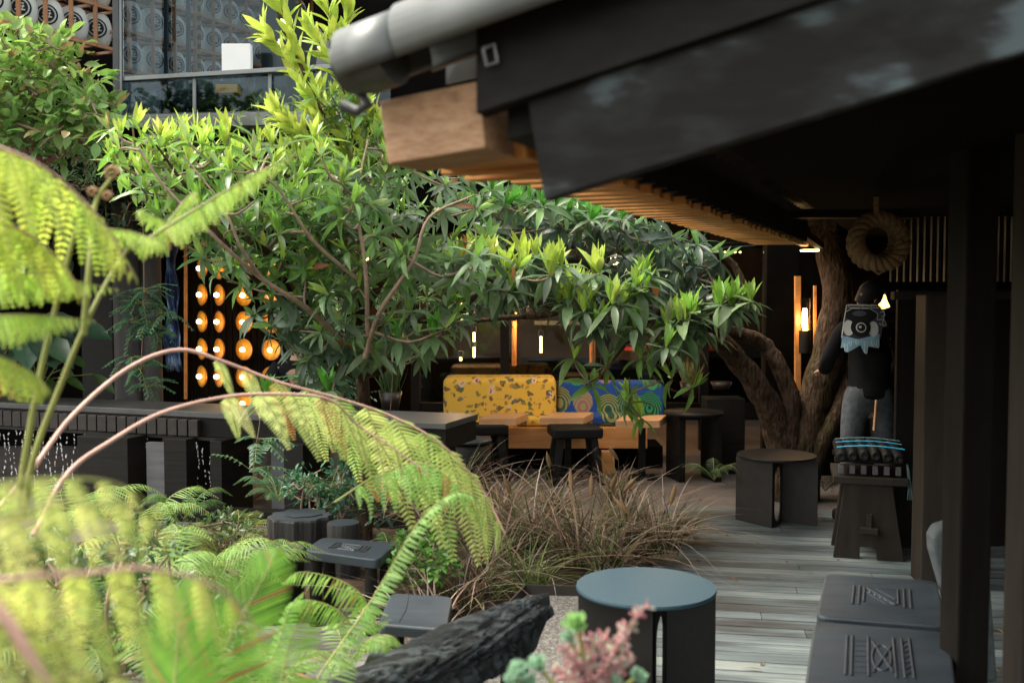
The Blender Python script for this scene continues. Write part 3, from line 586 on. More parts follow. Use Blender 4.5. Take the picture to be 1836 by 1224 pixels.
# lanterns
def make_lantern():
    t = thing('paper_lantern', '', 'lantern', (0, 0, 0), 'paper lanterns on timber shelves')
    m = MB(); R = .13; pr = [(.055, -.145)]
    for k in range(25):
        a = -1.12 + 2.24 * k / 24; rr = R * (math.cos(a) ** .7) * (1 + (.012 if k % 2 else -.012)); pr.append((rr, .155 * math.sin(a) / math.sin(1.12) * .95))
    pr.append((.055, .15)); m.lathe(pr, (0, 0, 0), 'paper', 32); m.build('shade', t)
    m = MB(); m.lathe([(.0, -.152), (.056, -.152), (.058, -.138), (0, -.138)], (0, 0, 0), 'ink', 20); m.lathe([(.0, .155), (.056, .155), (.058, .14), (0, .14)], (0, 0, 0), 'ink', 20); m.build('cap', t)
    def surf(x, z, off=.003):
        a = math.asin(max(-1, min(1, z / .158))); r = R * (max(.05, math.cos(a)) ** .7) * 1.012 + off; x = max(-r * .98, min(r * .98, x)); return (x, -math.sqrt(max(0, r * r - x * x)), z)
    def patch(m, fn, nu, nv, mat, off):
        vs = [surf(*fn(i / nu, j / nv), off) for i in range(nu + 1) for j in range(nv + 1)]
        m.add(vs, [(i * (nv + 1) + j, (i + 1) * (nv + 1) + j, (i + 1) * (nv + 1) + j + 1, i * (nv + 1) + j + 1) for i in range(nu) for j in range(nv)], mat, True)
    m = MB()
    patch(m, lambda u, v: (.062 * v * math.cos(2 * PI * u), .062 * v * math.sin(2 * PI * u)), 28, 5, 'ink', .004)
    patch(m, lambda u, v: ((.074 + .014 * v) * math.cos(2 * PI * u), (.074 + .014 * v) * math.sin(2 * PI * u)), 28, 1, 'ink', .004)
    for (x0, z0, x1, z1, ww) in ((-.04, -.022, .04, -.022, .010), (-.034, .006, .034, .006, .009), (-.012, .034, .03, .030, .009), (0, .034, 0, -.02, .010), (-.028, .022, -.014, -.03, .008), (.026, .018, .014, -.03, .008)):
        d = Vector((x1 - x0, z1 - z0)).normalized(); nx, nz = -d.y * ww / 2, d.x * ww / 2
        patch(m, lambda u, v: (x0 + (x1 - x0) * u + nx * (2 * v - 1), z0 + (z1 - z0) * u + nz * (2 * v - 1)), 6, 1, 'paper', .0065)
    m.build('crest', t); return t
lan = make_lantern(); used = False
def place_lantern(p, rz, lab, sc=1):
    global used
    if not used: used = True; lan.location = p; lan.rotation_euler = (0, 0, rz); lan.scale = (sc,) * 3; lan['label'] = lab; return
    dup(lan, p, rz, lab, sc)
def rack(p0, p1, rows, dz, n, th, name, lab, rz, labf, sc=1, depth=.3, mat='rack_wood', skip=0):
    t = thing(name, lab, 'shelf', p0); d = (p1 - p0); nb = Vector((-d.y, d.x, 0)).normalized() * depth
    if nb.y < 0: nb = -nb
    for r in range(rows + 1):
        z = Vector((0, 0, dz * r)); 
        for e in (Vector((0, 0, 0)), nb):
            m = MB(); m.beam(p0 + z + e, p1 + z + e, th, th, mat); m.build('rail', t)
        for k in range(n + 1):
            a = p0.lerp(p1, k / n) + z; m = MB(); m.beam(a, a + nb, th * .8, th * .8, mat); m.build('crossbar', t)
    for k in range(n + 1):
        for e in (Vector((0, 0, 0)),):
            a = p0.lerp(p1, k / n) + e + Vector((0, 0, .002)); m = MB(); m.beam(a - nb.normalized() * .004, a - nb.normalized() * .004 + Vector((0, 0, dz * rows)), th, th, mat, up=(0, 1, 0)); m.build('upright', t)
    for r in range(rows):
        for k in range(n):
            p = p0.lerp(p1, (k + .5) / n) + nb * .42 + Vector((0, 0, dz * r + .15 * sc + th * .5)); place_lantern(p, rz, labf(r, k), sc)
RN = ['lowest', 'second', 'third', 'top']
rack(W(-130, 4, 7.95), W(213, 92, 9.6), 2, .36, 7, .03, 'lantern_shelf', 'orange timber shelf of paper lanterns left of the glass corner post', math.radians(20), lambda r, k: 'white crested paper lantern, %s from the left in the %s row outside' % (ORD[k], RN[r]), 1.0)
rack(W(232, 128, 9.5), W(560, 190, 14.2), 4, .36, 11, .03, 'lantern_shelf', 'timber shelf wall of grey lanterns receding behind the upper glass', math.radians(35), lambda r, k: 'dim lantern behind the upper glass, %s from the left in the %s row' % (ORD[k], RN[r]), .95)
m = MB()
for i in range(8):
    p = W(357, 8 + i * 17, 9.3); m.box(p, (.035, .02, .04), 'amber')
m.beam(W(357, 0, 9.33), W(357, 140, 9.33), .03, .01, 'dark_metal', up=(0, 1, 0)); tag(m.build('hanging_banner'), 'narrow dark strip with amber squares hanging in the upper room', 'banner')
# veranda at the left (planted roof)
ve = thing('veranda', 'dark covered veranda with a planted roof at the left', 'veranda')
m = MB(); m.box((-4.6, 10.4, 2.66), (7.4, 3.6, .22), 'dark_wood_h'); m.build('roof', ve)
m = MB(); m.box((-4.6, 8.55, 2.58), (7.4, .1, .3), 'dark_wood_h'); m.build('fascia', ve)
wallx(-500, 330, 11.2, 0, 2.55, 'wall_dark', 'rear_wall', ve)
wallx(330, 640, 11.5, 0, 2.55, 'wall_brown', 'lamp_wall', ve)
for i in range(26):
    x = 334 + i * 11; wallx(x, x + 6, 11.44, 0, 2.55, 'dark_wood', 'wall_batten', ve, .03)
m = MB(); m.beam(W(333, 715, 11.1), W(333, 440, 11.1), .03, .03, 'orange_wood', up=(0, 1, 0)); m.build('door_edge', ve)
wallx(150, 205, 10.9, 0, 2.2, 'metal_black', 'doorway', ve, .1)
for (x, ww, lab) in ((232, 50, 0), (275, 34, 0)):
    p = W(x, 715, 9.6); m = MB(); r = ww / 2 / F * 9.6; m.tube([Vector((p.x, 9.6, z)) for z in (0, .6, 1.2, 1.9, 2.56)], [r * 1.08, r, r * .97, r, r], 'column', 14); m.build('column', ve)
m = MB()
pts = []
for k in range(15):
    z = 2.25 - k * .09; pts.append((z, .04 + .05 * (k / 14) ** 2 + .015 * math.sin(k * 1.3)))
base = W(310, 560, 9.5); vs = []; fs = []
for i, (z, hw) in enumerate(pts):
    for j in range(9): u = j / 8 * 2 - 1; vs.append((base.x + hw * u + .01 * math.sin(z * 9), 9.5 + .035 * math.sin(u * 7 + z * 3), z if i < 14 else z - .05 * abs(math.sin(u * 3))))
for i in range(14):
    for j in range(8): a = i * 9 + j; fs.append((a, a + 1, a + 10, a + 9))
m.add(vs, fs, 'tiedye', True); o = m.build('hanging_cloth', loc=(base.x, 9.5, 2.25)); so = o.modifiers.new('s', 'SOLIDIFY'); so.thickness = .006
tag(o, 'blue and white tie-dyed cloth hanging beside the grey column', 'cloth')
# brass disc lamps
def make_disc():
    t = thing('disc_lamp', '', 'lamp', (0, 0, 0), 'brass disc lamps in rows on the dark wall')
    m = MB(); m.lathe([(.0, -.02), (.03, -.02), (.085, .0), (.10, .018), (.103, .02), (.10, .024), (.08, .008), (.0, -.012)], (0, 0, 0), 'brass', 28, axis=(0, -1, 0)); m.build('disc', t)
    m = MB(); m.lathe([(.001, -.026), (.017, -.02), (.025, 0), (.017, .02), (.001, .026)], (0, -.045, 0), 'bulb', 16, axis=(0, -1, 0)); m.build('bulb', t); return t
dl = make_disc(); fd = True
for ci, (x, rz, Y) in enumerate(((365, -50, 11.0), (396, -48, 11.05), (440, -26, 11.1), (488, -16, 11.15))):
    for ri, y in enumerate((482, 529, 577, 626, 675, 722)):
        if ri == 5 and ci != 2: continue
        p = W(x, y + (ci - 1.5) * .5, Y); lab = 'brass disc lamp in the %s column from the left, %s row from the top' % (ORD[ci], ORD[ri])
        if fd: fd = False; dl.scale = (1.12,) * 3; dl.location = p; dl.rotation_euler = (0, 0, math.radians(rz)); dl['label'] = lab
        else: dup(dl, p, math.radians(rz), lab)
# string bulb in the tree
p = W(656, 462, 5.6); t = thing('string_bulb', 'small round warm bulb hanging among the dark leaves', 'lamp', p)
m = MB(); m.lathe([(.001, -.016), (.012, -.01), (.016, 0), (.012, .01), (.001, .016)], p, 'filament', 12); m.build('bulb', t); m = MB(); m.tube([p + Vector((0, 0, .016)), p + Vector((.01, 0, .5))], .003, 'dark_metal', 5); m.build('cord', t)
# wall lantern by the right tree
YL = 8.7; p = W(1440, 640, YL); t = thing('wall_lantern', 'tall wall lamp with a glowing tube bulb between orange timber strips', 'lamp', p)
m = MB(); m.beam(W(1430, 495, YL), W(1430, 700, YL), .045, .04, 'orange_wood', up=(0, 1, 0)); m.build('timber_strip', t)
m = MB(); m.beam(W(1461, 512, YL + .05), W(1461, 660, YL + .05), .02, .03, 'orange_wood', up=(0, 1, 0)); m.build('timber_strip', t)
m = MB(); m.tube([W(1443, 553, YL), W(1442, 575, YL), W(1444, 592, YL)], [.016, .026, .02], 'filament', 12); m.build('bulb', t)
m = MB(); m.tube([W(1442, 592, YL), W(1442, 632, YL)], .055, 'metal_black', 14); m.build('socket', t)
m = MB(); m.tube([W(1443, 534, YL), W(1443, 592, YL)], .05, 'glass', 16, False); m.build('glass_tube', t)
m = MB(); a, b = W(1392, 470, 9.1), W(1426, 850, 9.1); m.box(((a.x + b.x) / 2 - .05, 9.1, 1.1), (.28, .08, 2.2), 'wall_dark'); tag(m.build('screen_panel', bevel=.004), 'plain black wall panel behind the forked tree', 'panel')
m = MB(); a = W(1520, 600, 9.4); m.box((a.x, 9.4, 1.1), (1.0, .06, 2.2), 'wall_dark'); tag(m.build('screen_panel', bevel=.004), 'wide black wall panel behind the standing person', 'panel')
p = W(1582, 543, 8.9); t = thing('wall_lantern', 'small warm lantern glowing behind the shoulder of the standing person', 'lamp', p)
m = MB(); m.tube([W(1584, 528, 8.9), W(1583, 540, 8.9), W(1586, 552, 8.9)], [.015, .035, .045], 'amber_glow', 12); m.build('bulb', t); m = MB(); m.tube([W(1586, 522, 8.9), W(1586, 528, 8.9)], .03, 'metal_black', 10); m.build('socket', t)
m = MB(); m.box(W(1452, 449, 8.0), (.12, .1, .012), 'warm_panel'); t = tag(m.build('ceiling_lamp'), 'small square warm light set in the pavilion ceiling', 'lamp')
def point(p, e, c=(1, .6, .25), r=.05):
    l = bpy.data.lights.new('lamp_light', 'POINT'); l.energy = e; l.color = c; l.shadow_soft_size = r; o = bpy.data.objects.new('lamp_light', l); COL.objects.link(o); o.location = p; return o
point(W(1442, 575, YL - .12), 1.0); point(W(1578, 545, 8.7), .3)
point(W(1160, 470, 9.3), 20, (1, .66, .36), .2); point(W(420, 600, 10.6), 1.5, (1, .55, .2), .2); point(W(820, 560, 12.6), 14, (1, .5, .2), .1); point(W(1120, 560, 12.6), 14, (1, .5, .2), .1); point(W(940, 560, 12.2), 22, (1, .5, .2), .1)
#@@FURNITURE
# banquette
bq = thing('banquette', 'long orange timber bench with yellow floral and blue tree-print cushions', 'bench', (PX(990, 9.8), 9.8, 0))
def bx(x0, x1, Y0, Y1, z0, z1, mat, name, par, bev=.006, seg=2, Yr=None):
    Yr = Yr or Y0; a, b = PX(x0, Yr), PX(x1, Yr); m = MB(); m.box(((a + b) / 2, (Y0 + Y1) / 2, (z0 + z1) / 2), (b - a, Y1 - Y0, z1 - z0), mat); return m.build(name, par, bevel=bev, seg=seg)
bx(858, 1162, 9.6, 10.3, .215, .41, 'orange_wood', 'base_board', bq, .004)
bx(800, 1190, 9.75, 10.25, .0, .21, 'wall_dark', 'plinth', bq, .004)
bx(1080, 1103, 9.5, 9.62, 0, .2, 'orange_wood', 'leg', bq, .003)
bx(858, 1190, 9.9, 10.4, .412, .44, 'orange_wood', 'seat_board', bq, .003)
bx(794, 998, 9.85, 10.25, .36, .86, 'floral', 'yellow_cushion', bq, .06, 5)
bx(925, 990, 9.66, 9.86, .415, .5, 'floral', 'yellow_seat_cushion', bq, .03, 4)
bx(1000, 1192, 10.0, 10.2, .42, .81, 'treeprint', 'blue_cushion', bq, .03, 4)
bx(996, 1150, 9.68, 9.995, .415, .52, 'treeprint', 'blue_seat_cushion', bq, .03, 4)
for (x0, x1, Y, lab) in ((858, 925, 9.15, 'small square orange wooden side table left, against the yellow cushion'), (968, 1047, 9.2, 'small pale wooden side table standing behind the black stool'), (1104, 1184, 9.0, 'small orange wooden side table right, before the blue cushion')):
    a, b = PX(x0, Y), PX(x1, Y); c = (a + b) / 2; t = thing('side_table', lab, 'table', (c, Y + .2, 0), 'small wooden tables along the bench')
    m = MB(); ww = b - a; m.hexa([Vector(q) for q in ((a, Y, .49), (b, Y, .49), (b + .12, Y + .4, .49), (a + .12, Y + .4, .49), (a, Y, .555), (b, Y, .555), (b + .12, Y + .4, .555), (a + .12, Y + .4, .555))], 'table_wood'); m.build('tabletop', t, bevel=.004)
    m = MB(); m.box((c + .07, Y + .24, .245), (.06, .06, .488), 'black_wood'); m.build('leg', t); m = MB(); m.box((c + .07, Y + .24, .01), (.26, .26, .018), 'black_wood'); m.build('foot', t)
# black stool
def stool4(px, Y, w_, h, rz, lab, mat='black_wood', seat=.09, name='stool'):
    x = PX(px, Y); t = thing(name, lab, 'stool', (x, Y, 0), 'black wooden stools')
    R = Matrix.Rotation(rz, 3, 'Z'); c = Vector((x, Y, 0))
    m = MB(); m.box((x, Y, h - seat / 2), (w_, w_ * .85, seat), mat, rz); m.build('seat', t, bevel=.02, seg=3)
    for sx in (-1, 1):
        for sy in (-1, 1):
            a = c + R @ Vector((sx * w_ * .46, sy * w_ * .38, 0)); b = c + R @ Vector((sx * w_ * .33, sy * w_ * .28, h - seat)); m = MB(); m.beam(a, b, .06, .06, mat, up=R @ Vector((0, 1, 0))); m.build('leg', t, bevel=.004)
    for s_ in (-1, 1):
        a = c + R @ Vector((-w_ * .42, s_ * w_ * .355, .11)); b = c + R @ Vector((w_ * .42, s_ * w_ * .355, .11)); m = MB(); m.beam(a, b, .03, .03, mat); m.build('stretcher', t)
        a = c + R @ Vector((s_ * w_ * .43, -w_ * .33, .14)); b = c + R @ Vector((s_ * w_ * .43, w_ * .33, .14)); m = MB(); m.beam(a, b, .03, .03, mat); m.build('stretcher', t)
    return t
stool4(1031, 9.05, .44, .5, .12, 'black four-legged wooden stool standing before the pale side table')
stool4(868, 9.2, .36, .5, .3, 'black square stool half hidden behind the counter end')
x = PX(838, 8.5); t = thing('drum_stool', 'low dark drum stool with a smooth grey top beside the counter end', 'stool', (x, 8.5, 0)); m = MB(); m.lathe([(.0, 0), (.17, 0), (.2, .2), (.19, .44), (.0, .44)], (x, 8.5, 0), 'black_wood', 28); m.build('body', t); m = MB(); m.lathe([(.0, .441), (.2, .441), (.2, .462), (.19, .468), (0, .468)], (x, 8.5, 0), 'stool_top', 28); m.build('seat', t)
# tall dark table at the right of the bench
x = PX(1245, 9.2); t = thing('round_table', 'tall black round table between the blue cushion and the forked tree', 'table', (x, 9.2, 0))
m = MB(); m.lathe([(0, .58), (.26, .58), (.265, .6), (.26, .615), (0, .615)], (x, 9.2, 0), 'black_wood', 32); m.build('tabletop', t)
for s_ in (-1, 1): m = MB(); m.box((x + s_ * .16, 9.2, .29), (.06, .34, .578), 'black_wood', .2); m.build('leg', t, bevel=.004)
m = MB(); m.box(W(1293, 735, 9.6), (.05, .05, .09), 'red'); tag(m.build('candle_holder', bevel=.01), 'small red glass holder by the dark round table', 'holder')
# bowls on a ledge
p = W(1293, 690, 9.5); m = MB(); m.lathe([(0, -.04), (.07, -.04), (.1, .03), (.09, .03), (0, 0)], p, 'ceramic', 20); tag(m.build('bowl'), 'dark bowl with pale rim resting on the ledge behind the tree', 'bowl')
m = MB(); a, b = W(1262, 712, 9.6), W(1330, 712, 9.6); m.box(((a.x + b.x) / 2, 9.6, a.z / 2 - .0), (b.x - a.x, .3, a.z), 'black_wood'); tag(m.build('ledge', bevel=.005), 'black boxy ledge between the bench and the forked tree', 'ledge')
# folded sheet-metal round tables
def fold_table(name, cx, cy, R_, h, rz, lab, topmat, bodymat, zs):
    t = thing('side_table', lab, 'table', (cx, cy, 0), 'black folded metal round tables'); c = Vector((cx, cy, 0)); Rm = Matrix.Rotation(rz, 3, 'Z')
    m = MB(); m.lathe([(0, h - .016), (R_, h - .016), (R_ + .002, h - .008), (R_, h), (0, h)], c, topmat, 64, smooth=False); m.build('tabletop', t)
    P_ = [c + Rm @ Vector((x * R_, y * R_, 0)) for x, y in zs]
    for i in (0, 2):
        a, b = P_[i], P_[i + 1]; d = (b - a).normalized(); nn = Vector((-d.y, d.x, 0)) * .006; m = MB()
        m.hexa([a - nn, b - nn, b + nn, a + nn] + [q + Vector((0, 0, h - .017)) for q in (a - nn, b - nn, b + nn, a + nn)], bodymat); m.build('panel', t)
    a, b = P_[1], P_[2]; d = (b - a); l = d.length; d.normalize(); nn = Vector((-d.y, d.x, 0)); Rr = Matrix((d, (0, 0, 1), nn)).transposed()
    # slotted web: outline with rounded slot
    sw, s0, s1 = l * .36, .08 * h, .86 * h; m = MB(); slot = [(l / 2 + sw * math.cos(k / 12 * PI), s1 - sw + sw * math.sin(k / 12 * PI)) for k in range(13)] + [(l / 2 - sw * math.cos(k / 12 * PI), s0 + sw - sw * math.sin(k / 12 * PI)) for k in range(13)]
    H_ = h - .017
    def outp(q):
        x_, z_ = q; dx, dz = x_ - l / 2, z_ - h / 2
        # project to rectangle boundary
        k = min((l / 2) / max(abs(dx), 1e-6), (H_ / 2) / max(abs(dz), 1e-6)); return (l / 2 + dx * k, H_ / 2 + dz * k)
    out = [outp(q) for q in slot]; n_ = len(slot); vs = []
    for zz in (-.006, .006):
        for q in slot: vs.append(a + Rr @ Vector((q[0], q[1], zz)))
        for q in out: vs.append(a + Rr @ Vector((max(0, min(l, q[0])), max(0, min(H_, q[1])), zz)))
    fs = []
    for k in range(n_):
        k2 = (k + 1) % n_; fs += [(k, k2, n_ + k2, n_ + k), (2 * n_ + k, 3 * n_ + k, 3 * n_ + k2, 2 * n_ + k2), (k, 2 * n_ + k, 2 * n_ + k2, k2)]
    m.add(vs, fs, bodymat)
    cs = [(0, 0), (l, 0), (l, H_), (0, H_)]
    m.build('slotted_web', t)
    return t
c = W(1386, 815, 7.55); fold_table('side_table', c.x, 7.45, .28, .505, 0, 'dark folded metal round table standing before the forked tree', 'metal_black', 'metal_brown', [(-.98, .25), (-.28, -.75), (.15, .0), (.95, -.45)])
c = W(1158, 1055, 4.12); fold_table('side_table', c.x, 4.12, .28, .505, 0, 'black metal round table with blue-grey top in the foreground', 'table_top_metal', 'metal_black', [(-.97, -.1), (-.02, -.95), (.26, -.2), (.96, -.25)])
# log instrument on trestle
Yx = 6.5; cx = PX(1562, Yx); t = thing('log_xylophone', 'wooden log xylophone with blue cords standing on a flared trestle stand', 'instrument', (cx, Yx, 0))
def outl(pts, y0, y1, mat, name, par, bev=.004):
    m = MB(); n = len(pts); vs = [(x, y0, z) for x, z in pts] + [(x, y1, z) for x, z in pts]
    m.add(vs, [tuple(range(n)), tuple(range(n, 2 * n))[::-1]] + [(k, n + k, n + (k + 1) % n, (k + 1) % n) for k in range(n)], mat); return m.build(name, par, bevel=bev)
for yy in (Yx - .12, Yx + .2):
    outl([(cx - .215, 0), (cx - .055, 0), (cx - .055, .09), (cx + .05, .09), (cx + .05, 0), (cx + .21, 0), (cx + .13, .49), (cx - .15, .49)], yy, yy + .05, 'brown_wood', 'trestle', t)
m = MB(); m.box((cx - .005, Yx + .06, .205), (.1, .5, .035), 'brown_wood'); m.build('tenon_bar', t, bevel=.003)
m = MB(); m.box((cx - .005, Yx - .15, .25), (.03, .03, .11), 'brown_wood'); m.build('wedge', t, bevel=.003)
m = MB(); m.box((cx, Yx + .10, .513), (.44, .52, .045), 'brown_wood'); m.build('tray', t, bevel=.003)
for k in range(6):
    x = cx - .175 + k * .068
    m = MB(); m.box((x, Yx - .1, .575), (.032, .03, .055), 'grey_wood'); m.build('peg', t, bevel=.002)
    m = MB(); zc = .655 + .012 * math.sin(k / 5 * PI); y0 = Yx - .15; dv = Vector((0, 1, .04)).normalized()
    m.lathe([(.0, .0005), (.008, .0005), (.008, -.001), (.030, 0), (.034, .008), (.034, .5), (.0, .5)], (x, y0, zc), 'black_wood', 18, axis=dv); m.lathe([(0, -.0015), (.009, -.0015)], (x, y0, zc), 'ink', 12, axis=dv); m.build('log', t)
for j, (yy, mt, rr) in enumerate(((Yx - .05, 'blue_cord', .004), (Yx + .12, 'blue_cord', .003), (Yx + .24, 'grey_cord', .003))):
    m = MB(); m.tube([(cx - .2 + k * .045, yy, .664 + .035 + .016 * math.sin(k / 9 * PI) + (yy - Yx + .15) * .04) for k in range(10)] , rr, mt, 6); m.build('cord', t)
for s_ in (0, .014, .026): m = MB(); m.tube([(cx + .212 + s_ * .3, Yx - .1, .62), (cx + .225 + s_ * .5, Yx - .12, .5), (cx + .222 + s_, Yx - .11, .4)], .0025, 'grey_cord', 5); m.build('cord_end', t)
t.rotation_euler = (0, 0, -.26); m = MB(); m.tube([W(1534, 770, 6.95), W(1538, 716, 6.95)], .008, 'table_wood', 8); m.build('mallet', t)
for k in range(2): m = MB(); m.box((cx, Yx + .02 + k * .3, .615), (.42, .02, .03), 'brown_wood'); m.build('frame_rail', t)
# carved stools bottom right
def carved_stool(corners, h, lab, th=.07, pat=0, legs=True, mat='stool_top', extra=None, grp='dark slab stools'):
    cc = sum(corners, Vector()) / 4; t = thing('carved_stool', lab, 'stool', (cc.x, cc.y, 0), grp)
    # rounded outline
    ol = []
    for i in range(4):
        p, a, b = corners[i], corners[i - 1], corners[(i + 1) % 4]; da = (a - p).normalized() * .05; db = (b - p).normalized() * .05
        for k in range(6): u = k / 5; ol.append(p + da * (1 - u) ** 2 + db * u ** 2)
    N_ = len(ol); m = MB(); vs = [Vector((p.x, p.y, h - th)) for p in ol] + [Vector((p.x, p.y, h)) for p in ol]
    m.add(vs, [tuple(range(N_))[::-1], tuple(range(N_, 2 * N_))] + [(k, (k + 1) % N_, N_ + (k + 1) % N_, N_ + k) for k in range(N_)], mat)
    m.build('seat', t, bevel=.008, seg=2)
    ux = (corners[2] - corners[3]).normalized(); uy = (corners[0] - corners[3]).normalized(); L1 = (corners[2] - corners[3]).length; L2 = (corners[0] - corners[3]).length
    def pt(u, v): q = corners[3] + ux * L1 * u + uy * L2 * v; return Vector((q.x, q.y, h + .0015))
    if pat == 2: m = MB(); m.tube([pt(.3, .06), pt(.34, .5), pt(.31, .94)], .0012, 'ink', 4); m.build('crack', t)
    m = MB()
    us = ((.27, .3, .72), (.32, .3, .72), (.69, .3, .72), (.74, .3, .72), (.36, .36, .70), (.64, .36, .7)) if pat == 0 else ((.27, .25, .78), (.31, .25, .78), (.43, .25, .78), (.62, .25, .78), (.68, .25, .78), (.74, .25, .78))
    for (u, v0, v1) in (us if pat != 2 else ()): m.tube([pt(u, v0), pt(u, v1)], .0055, mat, 6)
    if pat == 2: us = ()
    if pat == 0:
        m.tube([pt(.38, .68), pt(.62, .34)], .007, mat, 6); m.tube([pt(.38, .58), pt(.55, .34)], .005, mat, 6); m.tube([pt(.46, .68), pt(.62, .46)], .005, mat, 6)
        for k in range(5): m.lathe([(.010, 0), (.007, .004), (.0, .006)], pt(.41 + k * .045, .60 - k * .055), mat, 8)
        for (a_, b_) in (((.38, .7), (.62, .7)), ((.38, .34), (.62, .34))): m.tube([pt(*a_), pt(*b_)], .004, mat, 6)
    elif pat == 1:
        ring = [pt(.525 + .07 * math.cos(a_), .5 + .17 * math.sin(a_)) for a_ in [k / 14 * 2 * PI for k in range(15)]]; m.tube(ring, .005, mat, 6, False)
        m.tube([pt(.46, .72), pt(.60, .32)], .006, mat, 6); m.tube([pt(.46, .3), pt(.6, .66)], .005, mat, 6)
        for k in range(7): m.tube([pt(.685, .3 + k * .07), pt(.725, .33 + k * .07)], .004, mat, 5); m.tube([pt(.33, .3 + k * .07), pt(.42, .3 + k * .07)], .0025, mat, 5)
    if pat != 2: m.build('carving', t)
    if legs:
        for i in range(4):
            p = corners[i].lerp(cc, .25); m = MB(); m.tube([(p.x, p.y, 0), (p.x, p.y, h - th)], [.035, .03], 'black_wood', 12); m.build('leg', t)
    return t
hs_ = .45
def gz(px, py): return G(px, py, hs_)
carved_stool([gz(1480, 1027), gz(1680, 1040), gz(1698, 1122), gz(1463, 1104)], hs_, 'carved grey slab stool with a zigzag relief, the farther of two beside the deck', .05, 0)
carved_stool([gz(1460, 1112), gz(1702, 1132), gz(1718, 1262), gz(1440, 1245)], hs_, 'carved grey slab stool with a round relief, nearest the camera at bottom right', .05, 1)
m = MB(); a = W(1672, 955, 4.3); pts = [(1680, 948), (1705, 940), (1770, 945), (1790, 1224), (1730, 1224), (1712, 1130), (1672, 990), (1671, 965)]
v1 = [W(x, y, 4.25) for x, y in pts]; v2 = [p + Vector((.02, .12, 0)) for p in v1]; n = len(pts)
m.add(v1 + v2, [tuple(range(n))[::-1], tuple(range(n, 2 * n))] + [(k, (k + 1) % n, n + (k + 1) % n, n + k) for k in range(n)], 'cement'); tag(m.build('stone_backrest', bevel=.02, seg=3), 'rounded grey stone slab leaning behind the post at the right', 'slab')
# carved/stump seats in the bed
hs_ = .39
t = carved_stool([G(578, 962, hs_), G(712, 972, hs_), G(678, 1003, hs_), G(545, 985, hs_)], hs_, 'rectangular dark stool with a carved top among the ferns', .05, 0, True, 'stool_top')
def stump(px, py, Y, r, h, lab, mat, wob=.05, name='stump_seat', n=36, top='stool_top', sx=1.0):
    p = W(px, py, Y); c = Vector((p.x, Y, 0)); t = thing(name, lab, 'stool', c, 'dark stump seats'); m = MB(); vs = []
    rs = [r * (1 + wob * math.sin(k * 1.7) + wob * random.uniform(-.8, .8)) for k in range(n)]
    for j, (z, s_) in enumerate(((0, 1.04), (h * .33, 1), (h * .66, .99), (h - .012, 1.0), (h, .97))):
        for k in range(n): a = 2 * PI * k / n; rr = rs[k] * s_; vs.append(c + Vector((rr * sx * math.cos(a), rr * math.sin(a), z)))
    m.add(vs, [(j * n + k, j * n + (k + 1) % n, (j + 1) * n + (k + 1) % n, (j + 1) * n + k) for j in range(4) for k in range(n)], mat, wob < .03)
    m.build('trunk', t); m = MB(); m.add([v + Vector((0, 0, .0)) for v in vs[-n:]], [tuple(range(n))], top); m.build('seat', t); return t, c
hh = .38; t, c = stump(538, 925, 6.0, .178, hh, 'large dark tree stump seat with ridged bark behind the round seat', 'bark_black', .06, sx=1.0)
m = MB(); m.tube([c + Vector((-.08, -.03, hh + .003)), c + Vector((-.02, -.09, hh + .003)), c + Vector((.08, -.06, hh + .003)), c + Vector((.13, .0, hh + .003))], .004, 'ink', 5); m.build('crack', t)
stump(616, 945, 5.85, .092, .37, 'small dark log seat beside the large stump', 'bark_black', .02)
stump(494, 990, 5.3, .147, .36, 'smooth round drum seat left of the carved rectangular stool', 'black_wood', .004)
# slab stools half hidden near the charred log
hs_ = .40; carved_stool([G(700, 1062, hs_), G(812, 1068, hs_), G(800, 1128, hs_), G(677, 1118, hs_)], hs_, 'square dark slab stool half hidden in grass behind the charred log', .045, 2, True, 'stool_top')
hs_ = .40; carved_stool([G(668, 1155, hs_), G(768, 1170, hs_), G(745, 1224, hs_), G(640, 1212, hs_)], hs_, 'low slab stool at the bottom edge left of the charred log', .045, 2, True, 'stool_top')
